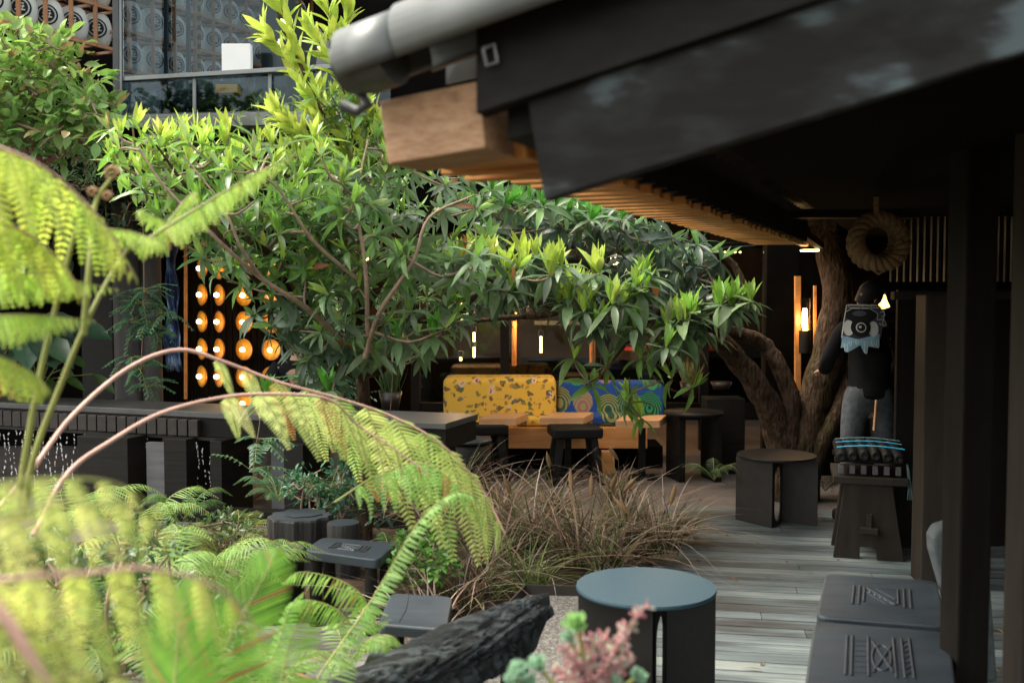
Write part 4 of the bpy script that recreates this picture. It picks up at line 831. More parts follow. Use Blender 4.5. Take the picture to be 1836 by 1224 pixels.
# charred driftwood
c0 = W(705, 1235, 3.1); c1 = W(985, 1085, 3.6)
from mathutils import noise as mnoise
def charlog():
    t = MB(); nL, nR = 200, 110; vs = []; ax = (c1 - c0)
    sd = Vector((ax.y, -ax.x, 0)).normalized()
    for i in range(nL + 1):
        u = i / nL; c = c0.lerp(c1, -.35 + 1.35 * u); wr = .165 * (math.sin(PI * min(1, .28 + u * .66)) ** .6) * (1 - .28 * u); hr = .088 * (1 - .2 * u)
        for k in range(nR):
            a = 2 * PI * k / nR; rr = 1 + .10 * math.sin(5 * a + 7 * u) + .07 * math.sin(13 * u + 3 * a)
            q = Vector((u * 4.5, math.cos(a) * 4.0, math.sin(a) * 4.0)); wq = mnoise.noise_vector(q * .8) * .9; n1_ = mnoise.noise(Vector((q.x * .8, q.y * 1.6, q.z * 1.6)) + wq); n2_ = mnoise.noise(Vector((q.x * 2.5, q.y * 4, q.z * 4)) + wq * 2)
            crack = max(0, 1 - abs(n1_) * 7) * .14 + max(0, 1 - abs(n2_) * 6) * .07
            rr -= crack; rr += .05 * mnoise.noise(q * 6)
            e = max(0, (u - .84) / .16); rr *= 1 - e ** 1.5 * (.25 + .7 * abs(math.sin(1.5 * a + .6)) ** .7)
            vs.append(c + sd * wr * rr * math.cos(a) + Vector((0, 0, 1)) * hr * rr * math.sin(a) * (1 if math.sin(a) > 0 else 1.5))
    fs = [(i * nR + k, i * nR + (k + 1) % nR, (i + 1) * nR + (k + 1) % nR, (i + 1) * nR + k) for i in range(nL) for k in range(nR)]
    fs.append(tuple(nL * nR + k for k in range(nR))); t.add(vs, fs, 'charred', True); return t
t = thing('charred_log', 'charred black driftwood log with deep cracks beside the gravel tray', 'log', (c0.x, c0.y, 0)); charlog().build('log', t)
m = MB(); cm = c0.lerp(c1, .1); m.tube([(cm.x, cm.y, 0), (cm.x, cm.y, cm.z - .08)], .06, 'black_wood', 12); m.build('leg', t); cm = c0.lerp(c1, .75); m = MB(); m.tube([(cm.x, cm.y, 0), (cm.x, cm.y, cm.z - .08)], .05, 'black_wood', 12); m.build('leg', t)
# gravel tray
t = thing('gravel_tray', 'low rusty steel tray filled with fine grey gravel beside the near round table', 'planter', G(980, 1120, .2))
zt = .24; A, B_, C_, D_ = G(942, 1047, zt), G(1110, 1052, zt), G(1110, 1290, zt), G(760, 1240, zt)
for a, b in ((A, B_), (A, D_), (B_, C_), (D_, C_)): m = MB(); m.beam(a - Vector((0, 0, .12)), b - Vector((0, 0, .12)), .008, .24, 'metal_brown'); m.build('side', t)
m = MB(); vz = Vector((0, 0, -.05)); m.add([A + vz, D_ + vz, C_ + vz, B_ + vz], [(0, 1, 2, 3)], 'gravel'); m.build('gravel', t)
# long counter
ct_ = thing('counter', 'long dark timber counter dripping with water across the garden', 'counter', (-2, 8, 0))
hC = .77; cl, cr = W(-120, 706, 9.35), W(857, 743, 7.7)
Lb, Rb = Vector((PX(-120, 9.3), 9.3, hC)), Vector((PX(857, 7.7), 7.7, hC)); dr = (Rb - Lb).normalized(); nf = Vector((dr.y, -dr.x, 0)) * .5
if nf.y > 0: nf = -nf
Lf = Lb + nf * .9; Rf = Vector((PX(799, 7.15), 7.15, hC))
def slab(pts, z0, z1, mat, name, par, bev=.005): m = MB(); m.hexa([Vector((p.x, p.y, z0)) for p in pts] + [Vector((p.x, p.y, z1)) for p in pts], mat); return m.build(name, par, bevel=bev)
slab([Lf, Rf, Rb, Lb], hC - .045, hC, 'counter_top', 'tabletop', ct_)
ins = (Rb - Rf).normalized() * .012
slab([Lf + ins, Lf.lerp(Rf, .999) + ins, Rb - ins - dr * .01, Lb - ins], hC - .19, hC - .047, 'black_wood_h', 'apron', ct_, .003)
for k in range(34):
    p = Lf.lerp(Rf, k / 34 * .62) ; m = MB(); m.box((p.x, p.y - .03, hC - .12), (.075, .06, .125), 'metal_brown', math.atan2(dr.y, dr.x) + .12); m.build('fascia_block', ct_, bevel=.004)
m = MB(); m.beam(Lf - Vector((0, .02, .2)), Lf.lerp(Rf, .66) - Vector((0, .02, .2)), .03, .022, 'metal_black'); m.build('drip_bar', ct_)
for (x, Y, ww) in ((190, 7.75, .46), (322, 7.65, .2), (396, 7.55, .10), (537, 7.4, .16), (640, 7.3, .12), (770, 7.2, .2)):
    xx = PX(x, Y); m = MB(); m.box((xx, Y + .25, .29), (ww, .42, .58), 'black_wood', math.atan2(dr.y, dr.x)); m.build('leg_panel', ct_, bevel=.004)
m = MB(); m.beam(Vector((PX(120, 7.9), 7.75, .05)), Vector((PX(760, 7.3), 7.2, .05)), .12, .10, 'black_wood_h'); m.build('base_beam', ct_)
for (x, mt) in ((272, 'grey_wood'), (500, 'grey_wood')):
    xx = PX(x, 7.7); m = MB(); m.box((xx, 7.8, .27), (.17, .05, .54), mt, -.2); m.build('grey_panel', ct_)
for k in range(3):   # supports on the patio under the bowl ledge
    pass
# falling water
m = MB()
for k in range(1000):
    u = random.choice([i / 46 for i in range(46)]) + random.gauss(0, .0008); p = Lf.lerp(Rf, .12 + u * .52); z = random.uniform(.08, hC - .22); s_ = random.uniform(.003, .0062)
    q = Vector((p.x + .012 * math.sin(z * 14 + u * 90), p.y - .03 - random.uniform(0, .02), z)); m.lathe([(0.0002, -s_ * random.uniform(1.2, 4)), (s_, 0), (.0002, s_ * 2)], q, 'water', 6)
tag(m.build('falling_water'), 'strings of water drops falling from the counter edge', 'water', kind='stuff')
# rope coil
def rope():
    c = W(1578, 432, 5.2); t = thing('rope_coil', 'thick coiled rope ring hanging from the pavilion beam', 'rope', c); 
    for (R_, tilt, off) in ((.115, .25, 0), (.108, -.2, .07)):
        m = MB()
        for s_ in range(3):
            pts = []
            for k in range(97):
                a = 2 * PI * k / 96; ph = a * 7 + s_ * 2 * PI / 3; rr = R_ + .021 * math.cos(ph); pts.append(c + Vector((rr * math.cos(a), off + .021 * math.sin(ph) + tilt * .1 * math.sin(a), rr * math.sin(a) * 1.02)))
            m.tube(pts, .0205, 'rope', 10, False)
        m.build('coil', t)
    m = MB(); m.tube([c + Vector((-.02, 0, .12)), c + Vector((-.03, 0, .5))], .016, 'rope', 8); m.build('hanger', t)
    m = MB(); m.tube([c + Vector((-.06, -.02, -.125)), c + Vector((-.02, -.04, -.165)), c + Vector((.05, -.02, -.125))], .008, 'rope', 6); m.build('tie', t)
rope()
#@@PEOPLE
def skin_mesh(name, pts, edges, mat, parent, root=0, sub=2):
    base = parent_world(parent); me = bpy.data.meshes.new(name); me.from_pydata([tuple(Vector(p[:3]) - base) for p in pts], edges, []); o = bpy.data.objects.new(name, me); COL.objects.link(o); o.parent = parent
    sk = o.modifiers.new('skin', 'SKIN'); sk.use_smooth_shade = True
    if not me.skin_vertices: 
        me.skin_vertices
    for i, p in enumerate(pts):
        v = me.skin_vertices[0].data[i] if len(me.skin_vertices) else None
        if v is not None: r = p[3]; v.radius = (r, p[4] if len(p) > 4 else r); v.use_root = (i == root)
    s_ = o.modifiers.new('sub', 'SUBSURF'); s_.levels = sub; s_.render_levels = sub; me.materials.append(M[mat]); return o
def skinned(name, pts, edges, mat, parent, root=0, sub=2):
    base = parent_world(parent); me = bpy.data.meshes.new(name); me.from_pydata([tuple(Vector(p[:3]) - base) for p in pts], edges, []); o = bpy.data.objects.new(name, me); COL.objects.link(o); o.parent = parent
    import bmesh
    bm = bmesh.new(); bm.from_mesh(me); lay = bm.verts.layers.skin.verify(); bm.verts.ensure_lookup_table()
    for i, p in enumerate(pts):
        d = bm.verts[i][lay]; d.radius = (p[3], p[4] if len(p) > 4 else p[3]); d.use_root = (i == root)
    bm.to_mesh(me); bm.free(); me.materials.append(M[mat])
    sk = o.modifiers.new('skin', 'SKIN'); sk.use_smooth_shade = True
    s_ = o.modifiers.new('sub', 'SUBSURF'); s_.levels = sub; s_.render_levels = sub; return o
def chain(J, idx): return [J[i] for i in idx], [(k, k + 1) for k in range(len(idx) - 1)]
def hand(pts, edges, wrist_i, w_, d, side, r=.0085):
    """palm + five fingers as chains; w_ wrist position, d direction, side = lateral dir"""
    d = d.normalized(); side = (side - d * side.dot(d)).normalized(); curl = d.cross(side).normalized()
    pm = w_ + d * .05; pts.append((*pm, .024, .016)); ip = len(pts) - 1; edges.append((wrist_i, ip))
    for k, (o_, l_) in enumerate(((-.03, .065), (-.01, .075), (.01, .07), (.028, .056))):
        a = pm + d * .035 + side * o_; b = a + d * l_ * .5 + curl * .01; c = b + d * l_ * .35 + curl * .03
        n0 = len(pts); pts.extend([(*a, r * 1.1), (*b, r), (*c, r * .8)]); edges.extend([(ip, n0), (n0, n0 + 1), (n0 + 1, n0 + 2)])
    a = pm - side * .035 + d * .005; b = a - side * .02 + d * .03 + curl * .015; n0 = len(pts); pts.extend([(*a, r * 1.2), (*b, r)]); edges.extend([(ip, n0), (n0, n0 + 1)])
def head_mesh(t, c, fw, skin='skin', cap='hair', s=1.0):
    """head with face features; c = head centre, fw = facing direction"""
    fw = Vector(fw).normalized(); q = Vector((0, -1, 0)).rotation_difference(fw).to_matrix()
    m = MB(); n1, n2 = 28, 20; vs = []
    for i in range(n2 + 1):
        ph = -PI / 2 + PI * i / n2
        for k in range(n1):
            a = 2 * PI * k / n1; x = .075 * math.cos(ph) * math.cos(a); y = .095 * math.cos(ph) * math.sin(a); z = .115 * math.sin(ph)
            if z < 0: x *= 1 - .28 * (-z / .115); y *= 1 - .12 * (-z / .115)
            if y < -.05 and abs(x) < .02 and -.04 < z < .025: y -= .018 * (1 - abs(x) / .02) * (1 - (z + .04) / .07)
            if y < -.06 and .012 < abs(x) < .045 and .0 < z < .03: y += .010
            if y < -.05 and abs(x) < .03 and -.07 < z < -.055: y -= .006
            vs.append(c + q @ (Vector((x, y, z)) * s))
    m.add(vs, [(i * n1 + k, i * n1 + (k + 1) % n1, (i + 1) * n1 + (k + 1) % n1, (i + 1) * n1 + k) for i in range(n2) for k in range(n1)], skin, True)
    for sx in (-1, 1): m.lathe([(0, -.008), (.016, -.006), (.02, 0), (.012, .008), (0, .004)], c + q @ Vector((sx * .077 * s, .005, -.005)), skin, 12, axis=q @ Vector((sx, -.3, 0)))
    m.build('head', t)
    m = MB(); vs = []
    for i in range(9):
        ph = .05 + (PI / 2 - .05) * i / 8
        for k in range(n1):
            a = 2 * PI * k / n1; back = .5 + .5 * math.sin(a); p2 = ph if i else ph - .7 * back
            vs.append(c + q @ (Vector((.082 * math.cos(p2) * math.cos(a), .103 * math.cos(p2) * math.sin(a), .125 * math.sin(p2))) * s))
    m.add(vs, [(i * n1 + k, i * n1 + (k + 1) % n1, (i + 1) * n1 + (k + 1) % n1, (i + 1) * n1 + k) for i in range(8) for k in range(n1)], cap, True); o = m.build('hair', t)
# standing person, back to the camera
YP = 7.35; P0 = W(1560, 612, YP); bx_, by_ = P0.x, YP
t = thing('person', 'person standing with back turned in a black shirt with camera print and grey jeans', 'person', (bx_, by_, 0))
def Q(dx, dy, z, r, r2=None): return (bx_ + dx, by_ + dy, z, r, r2 or r)
J = [Q(0, 0, .95, .10, .08), Q(0, 0, 1.12, .11, .085), Q(-.01, -.01, 1.34, .14, .09), Q(-.01, .0, 1.50, .06, .05), Q(0, .02, 1.58, .05), Q(-.19, 0, 1.44, .05), Q(-.27, .08, 1.20, .042), Q(-.24, .28, 1.10, .032), Q(.18, 0, 1.44, .05), Q(.24, .02, 1.18, .042), Q(.20, .2, 1.02, .032), Q(-.10, 0, .86, .09), Q(-.13, 0, .48, .058), Q(-.14, .03, .09, .04), Q(.09, 0, .86, .09), Q(.11, -.02, .48, .058), Q(.12, 0, .09, .04), Q(-.14, .12, .03, .035), Q(.13, .12, .03, .035)]
E_ = [(0, 1), (1, 2), (2, 3), (3, 4), (2, 5), (5, 6), (6, 7), (2, 8), (8, 9), (9, 10), (0, 11), (11, 12), (12, 13), (0, 14), (14, 15), (15, 16), (13, 17), (16, 18)]
J2 = list(J); E2 = list(E_); hand(J2, E2, 7, Vector(J[7][:3]), Vector((.1, .9, -.1)), Vector((1, 0, 0))); hand(J2, E2, 10, Vector(J[10][:3]), Vector((-.1, .9, -.2)), Vector((1, 0, 0)))
skinned('body', J2, E2, 'skin', t)
head_mesh(t, Vector((bx_ + .0, by_ + .03, 1.655)), (.85, .55, -.25), 'skin', 'hair')
def gro(idx, k): return [(J[i][0], J[i][1], J[i][2], J[i][3] + k, J[i][4] + k) for i in idx]
sh = gro([0, 1, 2, 3, 5, 6, 8, 9], .018); sh[0] = (J[0][0], J[0][1], .97, .175, .14); sh[3] = (J[3][0], J[3][1], 1.47, .07, .06); sh[0] = (J[0][0], J[0][1], .90, .175, .14); sh[1] = (J[1][0], J[1][1], 1.12, .16, .125); sh += gro([7, 10], .02)
shirt = skinned('shirt', sh, [(0, 1), (1, 2), (2, 3), (2, 4), (4, 5), (2, 6), (6, 7), (5, 8), (7, 9)], 'black_cloth', t, 1)
tr = gro([0, 11, 12, 13, 14, 15, 16], .016); tr[0] = (J[0][0], J[0][1], .98, .15, .12); tr[3] = (J[13][0], J[13][1], .12, .062, .062); tr[6] = (J[16][0], J[16][1], .12, .062, .062)
tr.append((J[0][0], J[0][1], 1.10, .14, .11)); skinned('jeans', tr, [(0, 1), (1, 2), (2, 3), (0, 4), (4, 5), (5, 6), (0, 7)], 'jeans', t)
for s_ in (13, 16): m = MB(); p = J[s_]; m.box((p[0], p[1] + .06, .045), (.1, .28, .09), 'black_cloth'); m.build('shoe', t, bevel=.03, seg=3)
# print on the back of the shirt
def shirtprint():
    yb = by_ - .165
    m = MB()
    def wd(x, z): return Vector((x, yb + .9 * (x - bx_ + .02) ** 2 + .10 * abs(z - 1.32) ** 1.5, z))
    def U(px, py): p = W(px, py, yb); return (p.x, p.z)
    def poly(pts, mat, off=0):
        n = len(pts); cx_ = sum(p[0] for p in pts) / n; cz = sum(p[1] for p in pts) / n; vs = []; K = 5
        for r_ in range(K + 1):
            for (x, z) in pts: v = wd(cx_ + (x - cx_) * r_ / K, cz + (z - cz) * r_ / K); v.y -= off; vs.append(v)
        m.add(vs, [(r_ * n + k, r_ * n + (k + 1) % n, (r_ + 1) * n + (k + 1) % n, (r_ + 1) * n + k) for r_ in range(K) for k in range(n)], mat)
    def ell(cx_, cy_, rx, ry, n=24): return [U(cx_ + rx * math.cos(2 * PI * k / n), cy_ + ry * math.sin(2 * PI * k / n)) for k in range(n)]
    poly([U(*q) for q in ((1521, 548), (1580, 549), (1586, 562), (1581, 600), (1576, 612), (1512, 612), (1517, 575))], 'grey_print')
    poly(ell(1524, 588, 9, 14), 'white_print', .004); poly(ell(1566, 590, 9, 14), 'white_print', .004)
    poly([U(*q) for q in ((1514, 602), (1540, 608), (1577, 598), (1575, 624), (1571, 622), (1569, 617), (1564, 621), (1558, 616), (1554, 634), (1549, 632), (1546, 614), (1537, 618), (1531, 612), (1526, 616), (1522, 632), (1517, 630), (1515, 616), (1511, 624))], 'blue_print', .005)
    poly(ell(1545, 565, 27, 13), 'ink', .006); poly(ell(1542, 562, 12, 5), 'grey_print', .009); poly(ell(1544, 587, 17, 17), 'ink', .009); poly(ell(1544, 587, 9, 9), 'white_print', .013); poly(ell(1544, 587, 7, 7), 'ink', .016); poly(ell(1542, 586, 2.4, 2.4), 'white_print', .02)
    def line(pts, w=.0028, off=.012):
        m.tube([wd(*U(*q)) - Vector((0, off, 0)) for q in pts], w, 'white_print', 5)
    line([(1521, 547), (1580, 548), (1586, 562), (1582, 580)]); line([(1521, 547), (1516, 575), (1512, 606)])
    for (x0, x1) in ((1524, 1543), (1546, 1558), (1561, 1576)): line([(x0, 546), (x1, 546.5), (x1 - 1, 552), (x0 + 1, 551.5), (x0, 546)], .0022)
    line([(1578, 560), (1585, 558), (1587, 565), (1580, 568)]); line([(1574, 573), (1584, 572), (1589, 580), (1585, 584), (1576, 580)]); line([(1518, 560), (1530, 553), (1560, 553), (1574, 562), (1572, 574)], .0022)
    for (x, y0, y1) in ((1519, 616, 631), (1526, 612, 620), (1552, 612, 634), (1573, 608, 623), (1537, 610, 618), (1564, 610, 620)): line([(x - 2, y0), (x - 2, y1 - 2), (x, y1), (x + 2, y1 - 2), (x + 2, y0)], .002)
    m.build('shirt_print', shirt)
shirtprint()
# seated person behind the counter
YS = 8.45; sx = PX(525, YS); t = thing('person', 'person seated behind the counter in a dark top, khaki trousers and tan boots', 'person', (sx, YS, 0))
f1, f2 = W(462, 880, 8.35), W(592, 868, 8.4)
def q3(x, y, z, r, r2=None): return (x, y, z, r, r2 or r)
J = [q3(sx, YS + .3, .52, .13, .11), q3(sx, YS + .28, .75, .12, .1), q3(sx, YS + .2, .98, .14, .1), q3(sx, YS + .17, 1.12, .055), q3(sx, YS + .15, 1.18, .05), q3(sx - .18, YS + .18, 1.05, .048), q3(sx - .24, YS, .86, .04), q3(sx - .08, YS - .16, .84, .03), q3(sx + .18, YS + .18, 1.05, .048), q3(sx + .24, YS, .86, .04), q3(sx + .1, YS - .16, .84, .03), q3(sx - .1, YS + .2, .52, .08), q3(f1.x + .03, YS - .06, .53, .062), q3(f1.x + .03, 8.4, .1, .04), q3(sx + .1, YS + .2, .52, .08), q3(f2.x, YS - .06, .53, .062), q3(f2.x, 8.42, .1, .04), q3(f1.x - .02, 8.25, .03, .03), q3(f2.x + .02, 8.28, .03, .03)]
J2 = list(J); E2 = list(E_); hand(J2, E2, 7, Vector(J[7][:3]), Vector((.9, -.4, 0)), Vector((0, 1, 0))); hand(J2, E2, 10, Vector(J[10][:3]), Vector((-.9, -.4, 0)), Vector((0, 1, 0)))
skinned('body', J2, E2, 'skin', t); head_mesh(t, Vector((sx, YS + .12, 1.28)), (-.2, -1, -.2), 'skin', 'hair')
sh = gro([0, 1, 2, 3, 5, 6, 7, 8, 9, 10], .02); skinned('hoodie', sh, [(0, 1), (1, 2), (2, 3), (2, 4), (4, 5), (5, 6), (2, 7), (7, 8), (8, 9)], 'black_cloth', t)
tr = gro([0, 11, 12, 13, 14, 15, 16], .02); tr[3] = (*J[13][:2], .17, .066, .066); tr[6] = (*J[16][:2], .17, .066, .066); skinned('trousers', tr, [(0, 1), (1, 2), (2, 3), (0, 4), (4, 5), (5, 6)], 'khaki', t)
for (a, dx) in ((J[13], -.05), (J[16], .03)):
    o = skinned('boot', [q3(a[0], a[1], .17, .056), q3(a[0], a[1], .07, .056), q3(a[0] + dx * .6, a[1] - .08, .055, .048), q3(a[0] + dx * 1.4, a[1] - .17, .04, .04)], [(0, 1), (1, 2), (2, 3)], 'boot', t)
m = MB(); m.lathe([(0, .0), (.12, 0), (.15, .1), (.14, .38), (.17, .4), (.17, .42), (0, .42)], (sx, YS + .3, 0), 'black_wood', 24); o = tag(m.build('bar_seat'), 'dark drum seat under the person behind the counter', 'stool')
m = MB(); m.lathe([(0, 0), (.03, 0), (.035, .09), (.03, .09), (.026, .01), (0, .01)], (PX(560, 8.05), 8.05, hC + .001), 'blue_cloth', 16); tag(m.build('cup'), 'small blue cup on the counter before the seated person', 'cup')
#@@PLANTS
DG = (.066, .12, .062); MG = (.125, .235, .065); BG = (.20, .38, .06); YG = (.52, .60, .10); OR = (.40, .16, .04); GR = (.18, .23, .16)
def rosette(lb, p, ax, ln, n, pal, spread=(35, 80), young=.4, wr=.235):
    ax = Vector(ax).normalized(); u = ax.orthogonal().normalized(); v = ax.cross(u); a0 = random.uniform(0, 6)
    for k in range(n):
        a = a0 + k * 2.4; yf = k / n < young
        th = math.radians(random.uniform(8, 32) if yf else random.uniform(spread[0], spread[1] + 25)); l = ln * (random.uniform(.45, .85) if yf else random.uniform(.65, 1.15))
        d = ax * math.cos(th) + (u * math.cos(a) + v * math.sin(a)) * math.sin(th)
        if not yf: d.z -= .22
        c = pal[1] if yf else pal[0]
        if random.random() < .08: c = mixc(c, GR, .7)
        if random.random() < .004: c = (.28, .11, .03)
        lb.leaf(p + ax * (.012 * (1 - k / n)) + rv(.006), d, ax + rv(.15), l, l * wr * random.uniform(.85, 1.1), random.uniform(.05, .6) if not yf else random.uniform(-.15, .2), jit(c, .32))
class Tree:
    def __init__(s, name, label, base, cat='tree'):
        s.t = thing(name, label, cat, base); s.lb = LB(); s.w = MB(); s.sk = []; s.pw = MB()
    def limb(s, pts, r0, r1, n=18, mat='trunk', seg=9, reg=True):
        pa = smooth_path(pts, n); rr = [r0 + (r1 - r0) * (i / n) ** .8 for i in range(n + 1)]
        pa = [p + rv(rr[i] * .12) for i, p in enumerate(pa)]; s.w.tube(pa, rr, mat, seg)
        if reg: s.sk += pa
        return pa
    def twig(s, p, ax=None):
        if not s.sk: return Vector((0, 0, 1))
        q = min(s.sk, key=lambda c: (c - p).length_squared + max(0, c.z - p.z) * .35); d = p - q; mid_ = q.lerp(p, .5) + Vector((0, 0, -.10 * min(d.length, .6))) + rv(.03)
        pa = smooth_path([q, mid_, p], 6); L_ = d.length; s.w.tube(pa, [.005 + .012 * min(1, L_) * (1 - i / 6) for i in range(7)], 'twig', 5, False)
        s.sk.append(p.copy()); s.sk.append(pa[3]); return (pa[-1] - pa[-2]).normalized()
    def fill(s, poly, n, Yr, ln, pal, up=.7, cnt=(8, 13), young=.4, spread=(35, 80), md=18):
        xs = [p[0] for p in poly]; ys = [p[1] for p in poly]; k = 0; tries = 0; done = []
        while k < n and tries < n * 40:
            tries += 1; x = random.uniform(min(xs), max(xs)); y = random.uniform(min(ys), max(ys))
            if not inpoly(x, y, poly): continue
            if any((x - a) ** 2 + (y - b) ** 2 < md * md for a, b in done[-160:]): continue
            done.append((x, y)); Y = random.uniform(*Yr); p = W(x, y, Y); tw = s.twig(p); ax = (tw * (1 - up) + Vector((0, 0, up)) + rv(.35)).normalized()
            h = (y - min(ys)) / (max(ys) - min(ys)); pl = pal(h) if callable(pal) else pal
            rosette(s.lb, p, ax, ln * random.uniform(.8, 1.15), random.randint(*cnt), pl, spread, young); k += 1
    def done_(s, mat='leaf'):
        s.w.build('trunk', s.t); s.lb.build('crown', mat, s.t)
# --- middle tree
T = Tree('broadleaf_tree', 'bushy broadleaf tree with yellow-green shoots filling the middle left', W(650, 870, 6.5) * 1)
T.t.location = (PX(650, 6.5), 6.5, 0); gb_ = Vector((PX(650, 6.5), 6.5, 0))
T.limb([gb_, W(652, 720, 6.4), W(640, 560, 6.2), W(652, 420, 6.0), W(640, 300, 5.9), W(628, 200, 5.8), W(600, 100, 5.8)], .055, .008, 26)
T.limb([W(645, 640, 6.3), W(560, 560, 6.0), W(500, 470, 5.7), W(400, 400, 5.5), W(300, 330, 5.4), W(215, 290, 5.3)], .035, .006, 22)
T.limb([W(560, 560, 6.0), W(470, 510, 5.6), W(400, 430, 5.3), W(330, 330, 5.2), W(280, 260, 5.1)], .025, .005, 20)
T.limb([W(650, 560, 6.2), W(700, 480, 6.0), W(760, 400, 5.8), W(790, 330, 5.8)], .03, .006)
T.limb([W(648, 500, 6.1), W(600, 400, 5.8), W(520, 320, 5.6), W(430, 270, 5.5)], .025, .005)
T.limb([W(650, 330, 5.9), W(590, 230, 5.7), W(540, 120, 5.6), W(505, 50, 5.6), W(490, -20, 5.6)], .018, .004)
T.limb([W(648, 330, 5.9), W(690, 260, 5.8), W(680, 180, 5.8)], .015, .004)
T.limb([W(640, 600, 6.2), W(720, 570, 6.3), W(800, 570, 6.4), W(860, 520, 6.5), W(900, 450, 6.6)], .045, .012)
T.limb([W(640, 640, 6.0), W(560, 560, 5.5), W(470, 500, 5.2), W(390, 430, 5.0), W(300, 340, 4.95), W(250, 270, 4.95)], .018, .005, 22, 'twig')
T.limb([W(470, 500, 5.2), W(430, 440, 5.0), W(400, 370, 4.95), W(330, 280, 4.95)], .010, .004, 18, 'twig')
T.limb([W(655, 640, 5.6), W(680, 560, 5.4), W(740, 470, 5.3), W(770, 390, 5.3), W(850, 350, 5.3)], .016, .005, 20, 'twig')
T.limb([W(660, 600, 5.5), W(655, 480, 5.3), W(640, 360, 5.3), W(660, 250, 5.4)], .015, .005, 20, 'twig')
T.limb([W(640, 500, 5.4), W(560, 430, 5.2), W(500, 340, 5.1), W(430, 290, 5.0)], .012, .004, 18, 'twig')
T.limb([W(590, 655, 6.1), W(640, 672, 6.15), W(685, 664, 6.2), W(700, 620, 6.3), W(640, 560, 6.3)], .018, .02)
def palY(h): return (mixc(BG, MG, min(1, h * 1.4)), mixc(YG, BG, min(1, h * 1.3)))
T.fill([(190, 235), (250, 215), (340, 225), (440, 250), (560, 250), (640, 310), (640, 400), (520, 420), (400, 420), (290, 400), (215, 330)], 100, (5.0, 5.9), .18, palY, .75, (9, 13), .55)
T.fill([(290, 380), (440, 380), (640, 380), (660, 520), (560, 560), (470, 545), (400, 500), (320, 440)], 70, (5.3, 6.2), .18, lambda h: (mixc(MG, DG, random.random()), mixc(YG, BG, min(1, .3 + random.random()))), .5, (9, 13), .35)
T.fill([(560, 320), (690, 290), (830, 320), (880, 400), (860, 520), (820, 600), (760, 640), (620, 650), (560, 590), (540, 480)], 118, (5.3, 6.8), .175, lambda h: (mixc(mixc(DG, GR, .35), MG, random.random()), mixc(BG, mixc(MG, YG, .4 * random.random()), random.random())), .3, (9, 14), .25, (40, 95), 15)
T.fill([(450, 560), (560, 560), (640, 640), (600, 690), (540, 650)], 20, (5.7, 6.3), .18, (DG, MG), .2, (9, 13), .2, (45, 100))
# upright yellow shoots at top
def shoot(T, pts, n, ln, Yc, c1, c2):
    pa = smooth_path([W(x, y, Y) for x, y, Y in pts], n); T.w.tube(pa, [.007 * (1 - .6 * i / n) for i in range(n + 1)], 'twig', 5, False)
    for i, p in enumerate(pa):
        for k in range(3):
            tt = (pa[min(i + 1, n)] - pa[max(i - 1, 0)]).normalized(); sd = tt.orthogonal().normalized(); a = random.uniform(0, 6.28); sd = (Matrix.Rotation(a, 3, tt) @ sd)
            T.lb.leaf(p, tt * .9 + sd * random.uniform(.3, .8), tt + rv(.3), ln * random.uniform(.7, 1.1), ln * .26, random.uniform(0, .25), jit(mixc(c1, c2, random.random()), .2))
for pts in ([(640, 300, 5.8), (580, 180, 5.7), (530, 80, 5.6), (495, -10, 5.6)], [(650, 330, 5.8), (640, 220, 5.7), (600, 120, 5.7), (560, 60, 5.7)], [(620, 250, 5.7), (560, 190, 5.6), (520, 110, 5.6), (480, 60, 5.6)], [(690, 320, 5.8), (700, 260, 5.8), (660, 190, 5.8)], [(640, 220, 5.8), (620, 130, 5.8), (600, 60, 5.8), (580, 0, 5.8)], [(655, 250, 5.9), (640, 150, 5.9), (620, 60, 5.9), (625, -10, 5.9)], [(560, 260, 5.6), (530, 230, 5.6), (500, 205, 5.6)]):
    shoot(T, pts, 20, .16, 5.7, YG, mixc(BG, YG, .5))
T.fill([(560, 180), (640, 160), (690, 250), (690, 320), (600, 300)], 34, (5.5, 6.2), .16, (MG, mixc(BG, YG, .4)), .7, (9, 12), .5)
for (x, y) in ((715, 610), (778, 606), (590, 705), (480, 715)): p = W(x, y, 5.6); T.twig(p); rosette(T.lb, p, (rv(.1) + Vector((0, 0, 1))), .2, 18, (mixc(MG, GR, .4), (.09, .30, .03)), (70, 110), .45, .3)
T.done_()
# --- right forked tree with spreading limbs
bt = Vector((PX(1410, 8.3), 8.3, 0)); T = Tree('forked_tree', 'old forked tree with thick brown trunk spreading glossy leaves over the bench', bt)
T.limb([bt, W(1402, 800, 8.3), W(1378, 730, 8.2), W(1335, 660, 8.1), W(1290, 610, 7.9), W(1230, 565, 7.6), W(1150, 520, 7.4), W(1050, 470, 7.2), W(950, 440, 7.0)], .15, .025, 30, seg=12)
T.limb([bt + Vector((.05, 0, 0)), W(1418, 780, 8.25), W(1418, 715, 8.2), W(1392, 650, 8.2), W(1368, 615, 8.2), W(1330, 600, 8.1), W(1290, 590, 8.0)], .09, .05, 24, seg=10)
T.limb([bt + Vector((.1, 0, 0)), W(1440, 790, 8.3), W(1462, 710, 8.3), W(1488, 620, 8.3), W(1500, 530, 8.3), W(1485, 440, 8.4), W(1470, 380, 8.5)], .165, .10, 24, seg=12)
T.limb([bt + Vector((.16, -.05, .0)), W(1470, 800, 8.2), W(1500, 740, 8.2), W(1528, 660, 8.3), W(1540, 600, 8.4)], .09, .04, 16, seg=9)
T.limb([W(1290, 610, 7.9), W(1270, 560, 7.4), W(1300, 540, 6.8), W(1340, 535, 6.5)], .05, .008)
